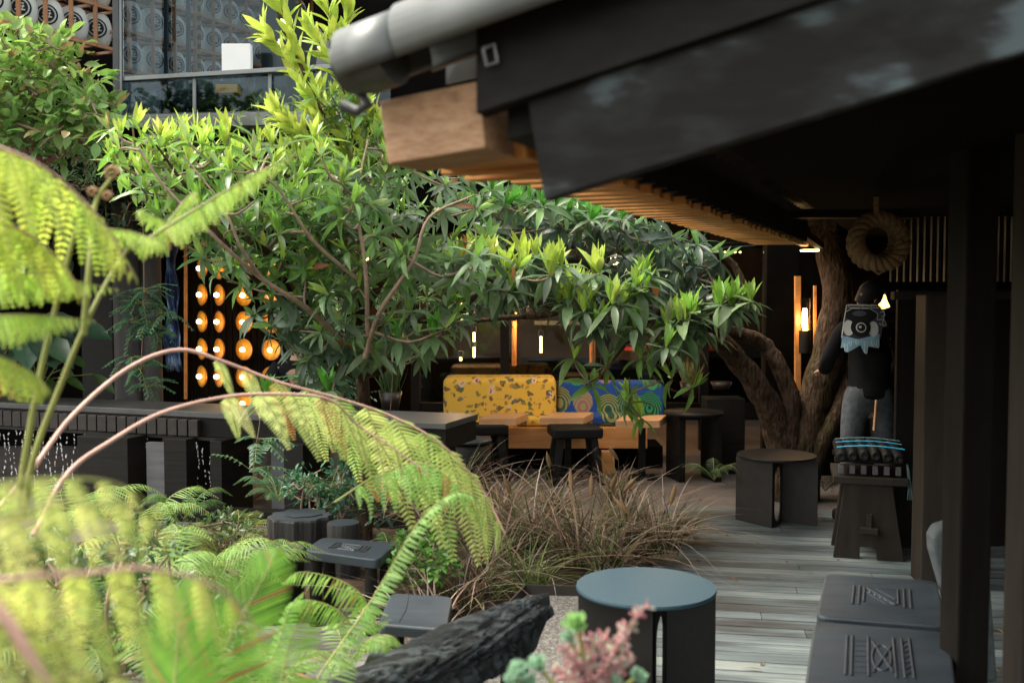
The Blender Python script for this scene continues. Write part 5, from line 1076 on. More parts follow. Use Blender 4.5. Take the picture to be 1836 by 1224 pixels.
T.limb([W(1230, 565, 7.6), W(1180, 560, 7.0), W(1130, 575, 6.4), W(1030, 566, 6.2), W(940, 530, 6.1), W(850, 490, 6.0), W(790, 478, 6.0)], .03, .006, 26)
T.limb([W(1150, 520, 7.4), W(1000, 560, 7.0), W(900, 570, 6.8), W(800, 580, 6.8)], .035, .01)
T.limb([W(1180, 560, 7.0), W(1120, 620, 6.2), W(1080, 670, 6.1), W(1050, 690, 6.1)], .014, .004)
T.limb([W(1180, 560, 7.0), W(1150, 640, 6.3), W(1190, 690, 6.2), W(1240, 710, 6.2)], .014, .004)
T.limb([W(1290, 590, 8.0), W(1330, 520, 8.0), W(1300, 460, 8.0), W(1200, 430, 7.8)], .05, .012)
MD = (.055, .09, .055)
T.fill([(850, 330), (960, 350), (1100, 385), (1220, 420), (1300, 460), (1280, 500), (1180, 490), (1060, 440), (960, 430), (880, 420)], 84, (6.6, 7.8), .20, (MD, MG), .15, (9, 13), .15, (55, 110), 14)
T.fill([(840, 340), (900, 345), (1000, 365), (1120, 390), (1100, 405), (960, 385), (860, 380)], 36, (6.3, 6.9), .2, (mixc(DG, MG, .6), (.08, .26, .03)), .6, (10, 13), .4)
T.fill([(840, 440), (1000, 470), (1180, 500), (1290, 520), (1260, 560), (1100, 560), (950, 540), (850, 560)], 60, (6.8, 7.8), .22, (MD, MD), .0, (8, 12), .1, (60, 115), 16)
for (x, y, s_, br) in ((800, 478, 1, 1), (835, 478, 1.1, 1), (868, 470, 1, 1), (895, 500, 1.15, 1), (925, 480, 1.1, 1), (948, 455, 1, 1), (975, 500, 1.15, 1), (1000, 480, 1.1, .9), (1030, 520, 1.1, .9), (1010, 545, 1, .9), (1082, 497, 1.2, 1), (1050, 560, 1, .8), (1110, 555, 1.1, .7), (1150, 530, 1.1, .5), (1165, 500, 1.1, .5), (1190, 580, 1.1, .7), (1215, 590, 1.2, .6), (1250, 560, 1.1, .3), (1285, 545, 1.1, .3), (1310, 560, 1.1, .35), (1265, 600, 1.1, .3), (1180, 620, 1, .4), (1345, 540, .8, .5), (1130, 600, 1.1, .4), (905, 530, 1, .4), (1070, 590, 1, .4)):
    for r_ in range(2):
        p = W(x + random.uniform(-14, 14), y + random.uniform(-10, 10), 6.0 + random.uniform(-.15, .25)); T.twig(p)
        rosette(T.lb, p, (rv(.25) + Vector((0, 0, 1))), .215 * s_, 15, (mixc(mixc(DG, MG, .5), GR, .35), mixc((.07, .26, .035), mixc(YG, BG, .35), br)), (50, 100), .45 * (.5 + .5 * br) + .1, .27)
for (x, y) in ((1028, 655), (1060, 700), (1085, 668), (1150, 655), (1170, 630), (1240, 705), (1130, 718), (1128, 735), (1205, 690), (1150, 760)):
    p = W(x, y - 10, 6.1 + random.uniform(-.1, .1)); T.twig(p); rosette(T.lb, p, rv(.5) + Vector((0, 0, .8)), .19, 9, (mixc(MG, BG, .3), mixc(BG, YG, .3)), (45, 110), .4, .26)
T.done_()
# --- climbing shrub upper left
def shrub(name, lab, base, poly, n, Yr, ln, pal, mat='leaf', wr=.5, stems=5, md=8, clus=6, cat='shrub', group=None, parentmat='twig', hang=0):
    T = Tree(name, lab, base, cat)
    if group: T.t['group'] = group
    xs = [p[0] for p in poly]; ys = [p[1] for p in poly]
    for i in range(stems):
        for _ in range(50):
            x = random.uniform(min(xs), max(xs)); y = random.uniform(min(ys), max(ys))
            if inpoly(x, y, poly): break
        q = W(x, y, random.uniform(*Yr)); T.limb([base, base.lerp(q, .5) + rv(.1), q], .016, .004, 12, 'twig', 6)
    k = 0; tr_ = 0
    while k < n and tr_ < n * 30:
        tr_ += 1; x = random.uniform(min(xs), max(xs)); y = random.uniform(min(ys), max(ys))
        if not inpoly(x, y, poly): continue
        p = W(x, y, random.uniform(*Yr)); T.twig(p); k += 1; ax = rv(1) + Vector((0, -.3, .6 - hang))
        h = (y - min(ys)) / (max(ys) - min(ys))
        for j in range(clus):
            d = ax.normalized() + rv(.9); pp = p + d.normalized() * ln * random.uniform(0, .9) + rv(ln * .5)
            T.lb.leaf(pp, d + Vector((0, 0, -.15)), Vector((0, -.2, 1)) + rv(.6), ln * random.uniform(.6, 1.15), ln * wr * random.uniform(.8, 1.1), random.uniform(.05, .3), jit(pal(h), .3))
    T.done_(mat); return T
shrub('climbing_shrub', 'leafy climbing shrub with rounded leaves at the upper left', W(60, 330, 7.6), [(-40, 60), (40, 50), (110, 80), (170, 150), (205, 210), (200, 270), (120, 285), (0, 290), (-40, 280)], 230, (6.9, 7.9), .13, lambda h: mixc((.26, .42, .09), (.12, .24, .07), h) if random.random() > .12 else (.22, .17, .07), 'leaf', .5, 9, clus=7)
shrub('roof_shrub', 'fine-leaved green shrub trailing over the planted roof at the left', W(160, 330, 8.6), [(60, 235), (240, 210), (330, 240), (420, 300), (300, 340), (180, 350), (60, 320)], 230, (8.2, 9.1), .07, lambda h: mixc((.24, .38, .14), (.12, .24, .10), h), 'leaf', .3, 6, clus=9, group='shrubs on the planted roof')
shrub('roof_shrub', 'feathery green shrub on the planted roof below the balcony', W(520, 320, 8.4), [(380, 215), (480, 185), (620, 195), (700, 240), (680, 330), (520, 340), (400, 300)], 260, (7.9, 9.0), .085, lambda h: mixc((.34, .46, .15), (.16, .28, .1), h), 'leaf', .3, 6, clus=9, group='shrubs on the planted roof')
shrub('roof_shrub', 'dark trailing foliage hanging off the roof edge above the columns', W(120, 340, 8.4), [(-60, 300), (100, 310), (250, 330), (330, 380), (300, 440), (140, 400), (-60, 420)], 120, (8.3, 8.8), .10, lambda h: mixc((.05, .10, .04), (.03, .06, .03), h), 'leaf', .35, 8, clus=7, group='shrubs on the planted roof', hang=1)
def flowers(pts, Y, lab):
    m = MB(); c = W(*pts[0], Y)
    for (x, y) in pts:
        for k in range(8): p = W(x, y, Y) + rv(.045); m.tube([p, c - Vector((0, 0, .12))], .003, 'stem_olive', 4); m.lathe([(.001, -.006), (.013, 0), (.016, .008), (.001, .002)], p, 'pink', 6, axis=rv() + Vector((0, -1, .5)))
    tag(m.build('pink_flowers', loc=c), lab, 'flowers', 'pink flowers on the planted roof')
flowers([(62, 285), (76, 290), (86, 284)], 7.9, 'pink flower cluster near the left edge beside the shrub'); flowers([(200, 214), (212, 218)], 7.6, 'pink flower cluster at the foot of the glass corner post'); flowers([(452, 272), (466, 262), (440, 280)], 7.8, 'pink flower cluster below the balcony')
# large dark-leaved plants left under veranda
def bigleaf(px, py, Y, n, ln, lab, col, wr=.6):
    b = W(px, py, Y); T = Tree('leafy_plant', lab, b, 'plant')
    for i in range(n):
        d = Vector((random.gauss(0, .7), random.gauss(-.2, .5), random.uniform(.2, 1))).normalized(); q = b + d * random.uniform(.15, .5); T.w.tube([b, b.lerp(q, .6) + Vector((0, 0, .04)), q], .006, 'stem_olive', 5, False)
        T.lb.leaf(q, Vector((d.x, d.y - .2, -.3 + random.uniform(-.4, .3))), Vector((0, -.6, 1)) + rv(.4), ln * random.uniform(.7, 1.2), ln * wr, .3, jit(col, .3))
    T.done_()
bigleaf(30, 640, 8.6, 26, .34, 'broad dark-leaved plant at the left edge behind the fern stems', (.03, .075, .04)); bigleaf(-10, 520, 8.7, 22, .34, 'dark broad-leaved plant hanging above the left counter end', (.025, .07, .04)); bigleaf(70, 700, 8.9, 26, .26, 'low leafy plant behind the counter beside the doorway', (.06, .12, .03), .35); bigleaf(100, 470, 8.9, 22, .26, 'dark leafy plant under the veranda roof near the left edge', (.03, .075, .035), .5)
# hanging jasmine-like vines
def vine(x, y0, y1, Y, lab, clusters):
    a = W(x, y0, Y); T = Tree('hanging_vine', lab, a, 'vine'); T.t['group'] = 'hanging vines with small paired leaves'
    pa = smooth_path([a, W(x + 4, (y0 + y1) / 2, Y), W(x - 3, y1, Y)], 16); T.w.tube(pa, .003, 'twig', 5, False)
    for (cx_, cy_, n) in clusters:
        c = W(cx_, cy_, Y)
        for i in range(n):
            d = Vector((random.gauss(0, 1), random.gauss(0, .4), random.gauss(-.1, .35))).normalized(); ln = random.uniform(.12, .26); pts = smooth_path([c + rv(.02), c + d * ln * .5 + Vector((0, 0, .015)), c + d * ln + Vector((0, 0, -.03))], 8)
            T.w.tube(pts, .002, 'stem_olive', 4, False)
            for j in range(2, 9):
                for s_ in (-1, 1):
                    sd = (d.cross(Vector((0, 0, 1)))).normalized() * s_; T.lb.leaf(pts[j], sd + d * .5 + Vector((0, 0, -.2)), Vector((0, -.5, 1)) + rv(.3), .06 * (1.15 - j * .06), .016, .15, jit((.05, .14, .075), .2))
    T.done_('leaf')
vine(254, 330, 700, 8.0, 'long vine with teal paired leaves hanging before the grey column', [(262, 520, 12), (255, 545, 14), (270, 580, 12), (240, 575, 10), (290, 600, 8), (300, 560, 7), (250, 660, 8), (235, 640, 6), (262, 690, 7)])
vine(462, 700, 800, 6.2, 'short vine with paired leaves hanging under the counter apron', [(462, 790, 6), (450, 845, 5)])
vine(700, 560, 770, 6.4, 'thin vine hanging below the middle tree', [(600, 690, 9), (575, 700, 8), (620, 730, 7), (560, 690, 6)])
# ------------------------------------------------- ferns
YF1, YF2, YF3 = (.40, .52, .06), (.17, .34, .045), (.50, .40, .10)
def frond(par, path, plen, n=34, droop=.5, sub=True, cols=((.40, .52, .06), (.17, .34, .045)), stem='stem_pink', sr=.006, start=.3, fwd=.35, pw=.3, name='frond', npin=16, both=True, tipk=1.0, curl=.2, up=(0, 0, 1), brown=.04, base_w=.55, peak=None, thin=.62):
    lb = LB(); N_ = 60; pa = smooth_path(path, N_); lb.wood.tube(pa, [sr * (1 - .75 * i / N_) for i in range(N_ + 1)], stem, 6)
    up = Vector(up)
    for i in range(n):
        u = start + (1 - start) * (i + .5) / n; k = u * N_; k0_ = min(int(k), N_ - 1); p = pa[k0_].lerp(pa[k0_ + 1], k - k0_); T_ = (pa[min(k0_ + 2, N_)] - pa[max(k0_ - 1, 0)]).normalized()
        S_ = T_.cross(up); S_ = S_.normalized() if S_.length > .05 else T_.cross(Vector((0, 1, 0))).normalized(); v = (i + .5) / n
        env = (min(1, base_w + v * 2.2)) * (1 - v ** 2.2 * .93) ** tipk if peak is None else (base_w + (1 - base_w) * min(1, v / peak) ** 1.2) * (1 - max(0, (v - peak) / (1 - peak)) ** 1.6 * .9)
        for s_ in ((-1, 1) if both else (1,)):
            L_ = plen * env * random.uniform(.92, 1.06); d = (S_ * s_ + T_ * (fwd + .5 * v)).normalized(); d = (d + Vector((0, 0, -droop * random.uniform(.6, 1.5)))).normalized()
            c = mixc(cols[0], cols[1], random.uniform(0, 1)); brn = random.random() < brown
            if brn: c = (.30, .15, .05)
            nr = d.cross(T_ * s_).normalized(); nr = nr if nr.z > 0 else -nr
            if not sub:
                lb.leaf(p, d, nr, L_, max(L_ * pw * .5, .004), curl, jit(c, .15)); continue
            m_ = max(5, int(npin * (.45 + .55 * env))); pts = []
            for j in range(m_ + 1): w_ = j / m_; pts.append(p + d * L_ * w_ * (1 - .12 * w_) + Vector((0, 0, -curl * L_ * w_ * w_)))
            lb.wood.tube(pts[::2] if len(pts) > 8 else pts, sr * .22, 'stem_olive', 3, False)
            for j in range(m_):
                w_ = (j + .5) / m_; q = pts[j].lerp(pts[j + 1], .5); dd = (pts[j + 1] - pts[j]).normalized(); sd = dd.cross(nr).normalized(); pl = L_ * pw * (1 - w_ ** 1.5 * .85) * (.8 + .2 * min(1, w_ * 5))
                for e in (-1, 1):
                    lb.leaf(q, sd * e + dd * .45, nr + rv(.08), pl * .62, L_ / m_ * thin, .12, jit(mixc(c, (.45, .25, .08), .5) if w_ > .93 and random.random() < .3 else c, .12))
    return lb.build(name, 'fern', par, prof=((0, .75), (.45, 1), (.8, .7), (1, .12)), fold=.06, mid=False)
def P3(l): return [W(x, y, Y) for x, y, Y in l]
# A: arching pink-stalked fern
fa = thing('tree_fern', 'large arching fern on pinkish stalks crossing the middle of the view', 'fern', W(30, 900, 2.6), 'large foreground ferns')
frond(fa, P3([(-20, 930, 2.7), (55, 845, 2.8), (130, 745, 2.95), (230, 660, 3.1), (320, 627, 3.2), (400, 648, 3.25), (500, 685, 3.3), (600, 712, 3.35), (700, 745, 3.4), (790, 795, 3.4), (860, 870, 3.4), (905, 955, 3.35)]), .47, 12, 1.0, True, ((.46, .50, .17), (.24, .40, .09)), 'stem_pink', .0085, .42, .6, .30, npin=30, curl=.15, brown=.05, base_w=.28, peak=.52, thin=.5)
frond(fa, P3([(60, 960, 2.6), (120, 850, 2.75), (200, 790, 2.85), (290, 740, 2.95), (400, 712, 3.05), (500, 706, 3.1), (590, 716, 3.15), (640, 760, 3.2), (700, 800, 3.2), (770, 850, 3.2)]), .24, 9, 1.0, True, ((.46, .46, .17), (.30, .38, .12)), 'stem_pink', .008, .42, .5, .34, npin=22, curl=.15, brown=.15, base_w=.6, thin=.5)
frond(fa, P3([(600, 900, 3.3), (680, 850, 3.3), (760, 830, 3.3), (830, 880, 3.25), (880, 950, 3.2)]), .16, 16, 1.0, True, ((.2, .36, .08), (.13, .28, .06)), 'stem_olive', .004, .1, .3, .3, npin=12)
# B: upper left yellow fern with olive stalks
fb = thing('tree_fern', 'bright yellow-green fern with upright olive stalks at the upper left', 'fern', W(40, 850, 2.2), 'large foreground ferns')
CB = ((.44, .47, .08), (.27, .40, .06)); CC = ((.42, .55, .12), (.28, .46, .07))
for pts in ([(25, 950, 2.2), (45, 820, 2.2), (70, 680, 2.2), (98, 560, 2.2), (128, 440, 2.2), (140, 400, 2.2)], [(40, 930, 2.3), (62, 815, 2.3), (105, 700, 2.3), (150, 590, 2.3), (195, 500, 2.35), (240, 430, 2.4)], [(150, 600, 2.3), (160, 480, 2.3), (170, 370, 2.35), (200, 318, 2.35)]):
    m = MB(); pa = smooth_path(P3(pts), 24); m.tube(pa, [.0085 * (1 - .5 * i / 24) for i in range(25)], 'stem_olive', 8); m.build('stalk', fb)
frond(fb, P3([(-140, 250, 1.9), (-40, 255, 1.95), (60, 290, 2.0), (140, 350, 2.1), (200, 420, 2.15), (242, 500, 2.2)]), .22, 15, 1.15, True, CB, 'stem_pink', .005, .0, .2, .3, npin=15, brown=.02)
frond(fb, P3([(-100, 400, 2.0), (-20, 395, 2.0), (50, 420, 2.05), (110, 470, 2.1), (150, 530, 2.15)]), .17, 12, 1.1, True, CB, 'stem_pink', .004, .0, .2, .3, npin=13, brown=.03)
frond(fb, P3([(-60, 500, 2.1), (20, 490, 2.1), (110, 500, 2.15), (215, 520, 2.2)]), .08, 24, 1.6, True, CC, 'stem_olive', .003, .0, .2, .32, npin=9)
frond(fb, P3([(-60, 572, 2.0), (20, 565, 2.0), (90, 567, 2.05), (172, 575, 2.1)]), .07, 24, 1.6, True, CC, 'stem_olive', .003, .0, .2, .32, npin=9)
frond(fb, P3([(230, 450, 2.4), (310, 400, 2.45), (400, 345, 2.5), (470, 305, 2.55), (535, 275, 2.6)]), .075, 30, 1.3, True, CC, 'stem_olive', .004, .05, .2, .35, npin=9)
frond(fb, P3([(180, 410, 2.35), (230, 415, 2.4), (280, 430, 2.4), (300, 440, 2.4)]), .055, 16, 1.4, True, CC, 'stem_olive', .003, .05, .2, .35, npin=8)
frond(fb, P3([(345, 420, 2.5), (300, 400, 2.48), (262, 380, 2.45), (245, 378, 2.45)]), .055, 16, 1.4, True, CC, 'stem_olive', .003, .05, .2, .35, npin=8)
frond(fb, P3([(300, 400, 2.45), (340, 350, 2.5), (355, 345, 2.5)]), .05, 12, 1.2, True, CC, 'stem_olive', .003, .05, .2, .35, npin=8)
frond(fb, P3([(-60, 640, 1.9), (0, 640, 1.95), (60, 670, 2.0), (90, 700, 2.0)]), .1, 16, .9, True, CB, 'stem_olive', .003, .0, .2, .32, npin=9)
for (x, y, r_) in ((200, 312, .017), (165, 345, .010), (192, 352, .010)):   # croziers
    m = MB(); c = W(x, y, 2.35); pts = [c + Vector((r_ * (1 - k / 22) * math.cos(k * .55), .004 * k / 20, r_ * (1 - k / 22) * math.sin(k * .55))) for k in range(20)]; m.tube(pts, [.006 * (1 - k / 30) for k in range(20)], 'seed', 7); m.build('crozier', fb)
# C: blurred lower-left fern
fc = thing('tree_fern', 'close soft-focus fern spilling across the lower left corner', 'fern', W(-60, 1240, 1.2), 'large foreground ferns')
CL = ((.42, .42, .15), (.24, .33, .07))
frond(fc, P3([(-140, 880, 1.15), (-20, 868, 1.2), (100, 858, 1.25), (210, 868, 1.3), (300, 925, 1.35)]), .12, 8, 1.0, True, CL, 'stem_olive', .003, .0, .25, .24, npin=10, brown=.0)
frond(fc, P3([(-140, 930, 1.05), (-20, 925, 1.1), (120, 905, 1.15), (240, 912, 1.2), (318, 970, 1.25)]), .14, 8, 1.1, True, CL, 'stem_olive', .003, .0, .25, .24, npin=10, brown=.0)
frond(fc, P3([(-140, 1065, 1.0), (0, 1040, 1.0), (140, 1028, 1.05), (280, 1020, 1.1), (400, 1060, 1.15), (480, 1150, 1.2)]), .15, 9, 1.25, True, ((.44, .46, .13), (.26, .38, .06)), 'stem_pink', .004, .0, .25, .24, npin=13, brown=.02)
frond(fc, P3([(-100, 1230, .95), (60, 1215, .95), (220, 1215, 1.0), (330, 1240, 1.05)]), .1, 7, .8, True, CL, 'stem_olive', .003, .0, .25, .3, npin=10)
frond(fc, P3([(-140, 1120, .9), (-20, 1120, .95), (100, 1150, 1.0), (180, 1230, 1.0)]), .1, 7, .8, True, CL, 'stem_olive', .003, .0, .25, .3, npin=10)
m = MB(); m.tube(P3([(-30, 1060, .95), (20, 1120, .95), (80, 1224, .95), (110, 1300, .95)]), .006, 'stem_pink', 8); m.build('stalk', fc)
# D: dark green frond pair
fd_ = thing('sword_fern', 'deep green finely cut fern at the bottom centre left', 'fern', W(330, 1300, 2.0), 'large foreground ferns')
frond(fd_, P3([(330, 1330, 1.9), (370, 1240, 1.95), (420, 1130, 2.0), (470, 1040, 2.05), (497, 985, 2.1)]), .14, 46, .05, False, ((.10, .26, .02), (.16, .33, .03)), 'stem_olive', .003, .05, 1.0, .10, up=(0, -1, .3), curl=.1)
frond(fd_, P3([(280, 1330, 1.8), (310, 1240, 1.85), (320, 1130, 1.9), (340, 1040, 1.95)]), .14, 42, .05, False, ((.10, .26, .02), (.16, .33, .03)), 'stem_olive', .003, .05, 1.0, .10, up=(0, -1, .3), curl=.1)
frond(fd_, P3([(440, 1330, 2.1), (500, 1230, 2.15), (520, 1150, 2.2), (560, 1080, 2.2)]), .11, 30, .2, False, ((.12, .28, .03), (.2, .36, .05)), 'stem_olive', .003, .05, .4, .12, up=(0, -1, .3), curl=.1)
# E: pale narrow frond arching down-left
fe = thing('sword_fern', 'long narrow pale green frond arching down before the grass', 'fern', W(540, 1290, 2.9), 'large foreground ferns')
frond(fe, P3([(520, 1290, 2.8), (600, 1170, 2.9), (660, 1085, 3.0), (705, 1010, 3.05), (755, 930, 3.1), (810, 885, 3.15), (850, 890, 3.2), (868, 925, 3.2)]), .055, 70, .5, False, ((.30, .46, .17), (.19, .36, .10)), 'stem_olive', .0035, .05, .4, .42, curl=.4, brown=.0)
frond(fe, P3([(650, 1120, 3.3), (655, 1075, 3.3), (610, 1040, 3.3), (540, 1025, 3.3), (505, 1045, 3.3)]), .10, 36, .8, False, ((.18, .36, .05), (.30, .46, .12)), 'stem_olive', .003, .05, .3, .14, curl=.3)
frond(fe, P3([(640, 1130, 3.2), (600, 1090, 3.2), (550, 1075, 3.2), (515, 1085, 3.2)]), .08, 30, .6, False, ((.18, .36, .05), (.24, .42, .08)), 'stem_olive', .003, .05, .3, .14, curl=.3)
frond(fe, P3([(560, 1300, 2.8), (600, 1190, 2.9), (650, 1130, 3.0), (700, 1110, 3.0)]), .08, 30, .5, False, ((.18, .38, .05), (.30, .46, .12)), 'stem_olive', .003, .05, .3, .14, curl=.2)
frond(fe, P3([(460, 1240, 2.9), (500, 1150, 3.0), (520, 1090, 3.05), (545, 1060, 3.1)]), .05, 36, .3, False, ((.24, .46, .10), (.16, .36, .06)), 'stem_olive', .003, .05, .3, .3, curl=.2)
# ground ferns in the bed
def fern_plant(base, n, ln, lab, cols, sub=False, lift=.7, plen=None, grp='sword ferns in the planting bed', a_rng=(0, 6.283)):
    t = thing('bed_fern', lab, 'fern', base, grp)
    for i in range(n):
        a = random.uniform(*a_rng); d = Vector((math.cos(a), math.sin(a), 0)); l = ln * random.uniform(.7, 1.1); lf = lift * random.uniform(.7, 1.2)
        pts = [base, base + d * l * .35 + Vector((0, 0, l * lf * .6)), base + d * l * .7 + Vector((0, 0, l * lf * .75)), base + d * l + Vector((0, 0, l * lf * .5))]
        frond(t, pts, (plen or ln * .26), 26 if not sub else 18, .25, sub, cols, 'stem_olive', .0025, .1, .35, .16 if not sub else .3, npin=8, curl=.2, brown=.03)
    return t
CP = ((.26, .38, .12), (.14, .27, .06)); CM = ((.10, .22, .05), (.06, .15, .04)); CT = ((.05, .14, .07), (.09, .2, .09)); CO = ((.2, .2, .06), (.12, .18, .05))
spots = [(60, 1010, 4.4, 9, .5, CP, 'pale sword fern behind the soft-focus fronds near the left edge'), (240, 1060, 4.2, 9, .5, CP, 'pale sword fern left of the ladder-shaped frond'), (340, 1080, 4.6, 10, .5, CP, 'upright pale ladder-shaped fern left of the round drum seat'), (120, 900, 5.6, 9, .5, CP, 'pale fern at the far left under the dripping counter'), (255, 950, 5.6, 8, .4, CP, 'pale fern below the grey counter panel'), (420, 1060, 4.9, 8, .42, CP, 'pale fern leaning on the round drum seat'), (150, 1120, 3.6, 9, .45, CP, 'fresh fern low at the left between blurred fronds'), (430, 980, 6.3, 9, .35, CO, 'olive fern under the boots of the seated person'), (500, 900, 6.8, 10, .3, CT, 'teal fern behind the large stump'), (590, 890, 6.6, 12, .3, CT, 'bluish green fern above the small log seat'), (330, 930, 6.6, 8, .32, CM, 'dark fern at the foot of the counter base'), (700, 1000, 5.5, 8, .25, CM, 'small dark fern right of the carved rectangular stool'), (400, 1010, 5.8, 9, .3, CO, 'rusty small fern before the counter base'), (560, 960, 6.4, 8, .24, CM, 'small green fern between the two stumps'), (1280, 860, 7.7, 9, .28, ((.04, .09, .03), (.03, .06, .025)), 'dark fern left of the dark folded table'), (620, 1180, 3.6, 8, .3, CP, 'fresh fern at the bottom beside the boardwalk'), (1480, 880, 8.2, 7, .3, ((.03, .05, .02), (.05, .06, .03)), 'shaded fern between the folded table and the xylophone stand'), (640, 880, 6.6, 8, .3, CT, 'teal fern at the edge of the brown grass'), (480, 1220, 3.2, 9, .34, CP, 'bright fern at the bottom edge beside the narrow frond'), (190, 1220, 2.6, 8, .34, CP, 'bright fern in the bottom left corner'), (330, 1180, 3.3, 8, .34, CP, 'fresh green fern at the lower left of the boardwalk')]
for (x, y, Y, n, ln, c_, lab) in spots: b = W(x, y, Y); b.z = max(.05, min(b.z, .35)); fern_plant(b, n, ln, lab, c_)
# leafy ground plants in the bed
shrub('bed_plant', 'low bright green plant right of the carved rectangular stool', Vector((PX(770, 5.3), 5.3, .05)), [(700, 960), (800, 950), (820, 1020), (760, 1060), (700, 1040)], 60, (5.1, 5.6), .05, lambda h: (.08, .2, .03), 'leaf', .55, 4, clus=9, cat='plant', group='low leafy plants in the bed')
shrub('bed_plant', 'teal leafy plant above the stump seats', Vector((PX(600, 6.6), 6.6, .05)), [(500, 860), (640, 820), (680, 870), (680, 940), (600, 930), (520, 900)], 70, (6.3, 6.8), .06, lambda h: (.04, .13, .07), 'leaf', .4, 5, clus=8, cat='plant', group='low leafy plants in the bed')
shrub('bed_plant', 'mossy green plant before the counter base at left', Vector((PX(330, 6.2), 6.2, .05)), [(230, 930), (460, 920), (470, 1000), (330, 1040), (230, 1000)], 120, (5.6, 6.6), .055, lambda h: (.06, .11, .03), 'leaf', .4, 5, clus=8, cat='plant', group='low leafy plants in the bed')
shrub('bed_plant', 'low green cover under the pale ferns at lower left', Vector((PX(150, 4.2), 4.2, .05)), [(-30, 960), (300, 980), (430, 1100), (400, 1224), (-30, 1224)], 260, (3.4, 4.6), .06, lambda h: (.045, .10, .025), 'leaf', .35, 7, clus=8, cat='plant', group='low leafy plants in the bed')
# rocks
for (x, y, Y, r_, lab) in ((800, 1045, 4.95, .055, 'small brown rock beneath the brown grass'), (395, 1010, 5.4, .11, 'pinkish rock left of the round drum seat'), (420, 1035, 5.2, .08, 'small pinkish rock touching the pale fern'), (770, 1052, 5.0, .045, 'little rock beside the square slab stool')):
    c = G(x, y, r_ * .4); m = MB(); vs = []; n1, n2 = 14, 9
    for i in range(n2 + 1):
        ph = -PI / 2 + PI * i / n2
        for k in range(n1): a = 2 * PI * k / n1; q = 1 + .14 * math.sin(3 * a + i) + .1 * math.cos(5 * a - 2 * i); vs.append(c + Vector((r_ * 1.3 * q * math.cos(ph) * math.cos(a), r_ * q * math.cos(ph) * math.sin(a), r_ * .7 * q * math.sin(ph))))
    m.add(vs, [(i * n1 + k, i * n1 + (k + 1) % n1, (i + 1) * n1 + (k + 1) % n1, (i + 1) * n1 + k) for i in range(n2) for k in range(n1)], 'rock', True); tag(m.build('rock', sub=1), lab, 'rock', 'rocks in the bed')
# purple-brown fountain grass
GC = [(.17, .13, .07), (.30, .21, .15), (.12, .14, .05), (.46, .37, .28), (.09, .06, .05), (.15, .19, .07), (.25, .15, .12), (.10, .13, .05), (.06, .05, .04), (.12, .10, .04)]
def tuft(px, py, n, ln, lab, heads=0, lean=(0, 0), gc=GC, z=.06, wid=.013):
    b = G(px, py, z); t = thing('fountain_grass', lab, 'grass', b, 'brown fountain grass tufts'); lb = LB()
    for i in range(n):
        a = random.uniform(0, 6.283); r_ = abs(random.gauss(.45, .35)); d = Vector((math.cos(a) * r_ + lean[0], math.sin(a) * r_ + lean[1], 1)); l = ln * random.choice((.55, .75, 1.0, 1.0)) * random.uniform(.7, 1.0)
        lb.leaf(b + Vector((random.gauss(0, .05), random.gauss(0, .05), 0)), d, Vector((-d.x, -d.y, .6)) + rv(.2), l, wid * random.uniform(.5, 1.1), random.uniform(.15, 1.15), jit(random.choice(gc), .25))
    for i in range(n // 9):
        a = random.uniform(0, 6.283); r_ = random.uniform(.3, .9); d = Vector((math.cos(a) * r_ + lean[0], math.sin(a) * r_ + lean[1], 1)); l = ln * random.uniform(1.0, 1.45)
        lb.leaf(b + Vector((random.gauss(0, .05), random.gauss(0, .05), 0)), d, Vector((-d.x, -d.y, .6)) + rv(.2), l, wid * random.uniform(.5, .9), random.uniform(.5, 1.0), jit(random.choice([(.5, .42, .36), (.42, .33, .28), (.33, .2, .16)]), .2))
    lb.build('blades', 'grass', t, prof=((0, 1), (.2, .95), (.4, .85), (.6, .7), (.8, .45), (1, .05)), fold=.0, mid=False)
    for i in range((heads + 1) // 2):
        q = b + Vector((random.gauss(0, .1), random.gauss(0, .1), ln * random.uniform(.55, .8))); ax = Vector((random.gauss(0, .45), random.gauss(0, .3), 1)).normalized(); m = MB(); m.lathe([(.001, 0)] + [(.014 * math.sin(.35 + 2.5 * k / 16) * (1 + .3 * (k % 2)), .01 + .0075 * k) for k in range(17)] + [(.001, .145)], q, 'seed', 12, axis=ax); m.tube([b, q], .002, 'seed', 4)
        h_ = m.build('seed_head', t)
        for k in range(70):
            pass
tg = [(1040, 1010, 230, .62, 'dense brown grass tuft behind the near round table', 3), (960, 985, 200, .6, 'straw-brown grass tuft left of the seed heads', 1, (-.2, -.1)), (1120, 985, 230, .6, 'brown grass tuft with tan seed heads before the patio', 3), (1180, 990, 190, .5, 'brown grass tuft leaning over the deck edge', 1, (-.1, 0)), (880, 1010, 200, .6, 'pale straw grass tuft drooping toward the slab stool', 0, (-.35, -.2)), (900, 940, 170, .55, 'dark grass tuft before the small black stools', 0), (1000, 930, 170, .5, 'brown grass tuft at the patio edge', 1), (760, 930, 230, .6, 'purple-brown grass tuft under the arching fern', 0), (700, 910, 210, .6, 'dark brown grass tuft behind the small log seat', 0), (820, 900, 200, .55, 'brown grass tuft below the drum stool', 0), (830, 1090, 110, .5, 'sparse arching grass tuft over the square slab stool', 0, (-.2, -.2)), (860, 1060, 120, .5, 'green-brown grass tuft by the gravel tray corner', 0), (1220, 960, 110, .4, 'thin grass tuft at the deck edge near the dark fern', 0, (.3, 0)), (1110, 900, 120, .45, 'sparse grass tuft before the black wooden stool', 1), (790, 980, 160, .5, 'brown grass tuft right of the rectangular stool', 0), (1090, 1030, 150, .5, 'grass tuft rising behind the rim of the near table', 1)]
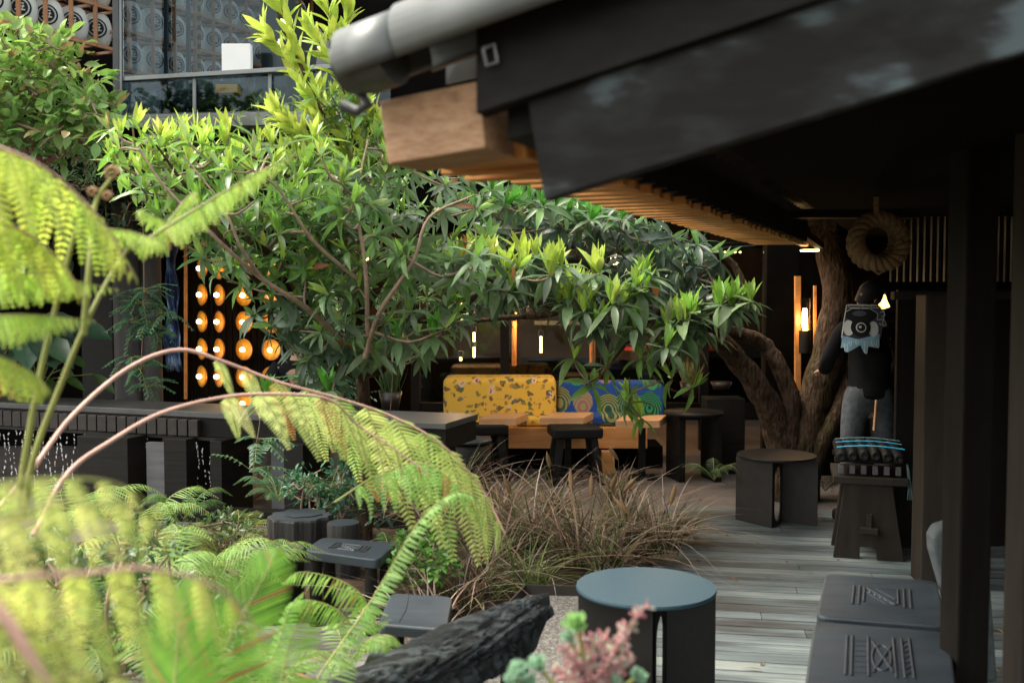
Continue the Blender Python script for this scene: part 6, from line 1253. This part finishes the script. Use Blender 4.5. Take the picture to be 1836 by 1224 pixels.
for a in tg:
    x, y, n, ln, lab, h_ = a[:6]; tuft(x, y, int(n * .95), ln, lab, h_, a[6] if len(a) > 6 else (0, 0))
tuft(955, 1068, 90, .5, 'upright green grass tuft beside the tray corner', 0, (0, 0), [(.10, .16, .05), (.16, .2, .06)])
tuft(770, 1150, 60, .5, 'thin pale grass strands over the low slab stool', 0, (-.2, -.1), [(.3, .24, .2), (.2, .16, .14)])
# foreground succulent
sc_ = thing('succulent', 'pink flowering succulent with pale green rosettes at the bottom centre', 'plant', W(1060, 1260, 1.9))
m = MB(); rootp = W(1060, 1270, 1.9)
stk = MB(); lb = LB()
def bud(p, r=.0038, k=1):
    m.lathe([(.0004, -r * 1.3), (r * .8, -r * .5), (r, r * .3), (r * .5, r * 1.4), (.0004, r * 1.8)], p, 'pink', 6, axis=rv() + Vector((0, 0, .9)))
ends = [(1158, 1085), (1120, 1130), (1040, 1140), (1010, 1165), (1065, 1150), (1090, 1165), (1030, 1185), (1100, 1195), (1130, 1185), (1060, 1200), (1000, 1200), (1085, 1140), (1050, 1165)]
for (ex, ey) in ends:
    st_ = smooth_path([rootp, rootp.lerp(W(ex, ey, 1.9), .5) + rv(.02), W(ex, ey, random.uniform(1.84, 1.97))], 18); stk.tube(st_, [.003 * (1 - .6 * i / 18) for i in range(19)], 'stem_pink', 6)
    for p in st_[8:]:
        for k in range(3): bud(p + rv(.013), random.uniform(.002, .0042))
        for k in range(3): lb.leaf(p, rv() + Vector((0, 0, .6)), rv(), .018, .007, -.1, jit(random.choice([(.42, .26, .26), (.34, .36, .28), (.5, .42, .38)]), .25))
m.build('flowers', sc_); stk.build('stalk', sc_)
for (x, y, s_) in ((1035, 1122, .055), (930, 1205, .05), (965, 1195, .05), (1140, 1215, .045), (1100, 1225, .04), (1020, 1145, .035), (915, 1222, .04), (950, 1225, .045)):
    p = W(x, y, 1.9); ax = Vector((rv(.3).x, -.7, .8)).normalized(); u = ax.orthogonal().normalized(); v = ax.cross(u)
    for k in range(16):
        a = k * 2.4; th = math.radians(15 + 65 * k / 16); lb.leaf(p, ax * math.cos(th) + (u * math.cos(a) + v * math.sin(a)) * math.sin(th), ax, s_ * .6 * random.uniform(.8, 1.1), s_ * .36, -.35, jit((.30, .46, .34) if x != 1035 else (.3, .5, .2), .15))
    m2 = smooth_path([p, p.lerp(rootp, .5) + rv(.01), rootp], 6); lb.wood.tube(m2, .004, 'stem_olive', 5)
lb.build('rosette', 'leaf', sc_, prof=((0, .3), (.35, .8), (.7, 1), (.9, .75), (1, .15)), fold=.1)

# fallen leaves
lb = LB()
for i in range(150):
    x, y = (random.uniform(.8, 3.2), random.uniform(3.2, 8.5)) if i % 2 else (random.uniform(-2.5, 3), random.uniform(7.6, 9.5))
    a = random.uniform(0, 6.28); lb.leaf((x, y, .018 + random.uniform(0, .006)), (math.cos(a), math.sin(a), random.uniform(0, .2)), (random.uniform(-.3, .3), random.uniform(-.3, .3), 1), random.uniform(.02, .09), random.uniform(.01, .025), random.uniform(.1, .5), jit(random.choice([(.22, .13, .05), (.14, .08, .04), (.25, .2, .07)]), .3))
tag(lb.build('fallen_leaves', 'grass'), 'scattered dry leaves on the deck and patio', 'leaves', kind='stuff')
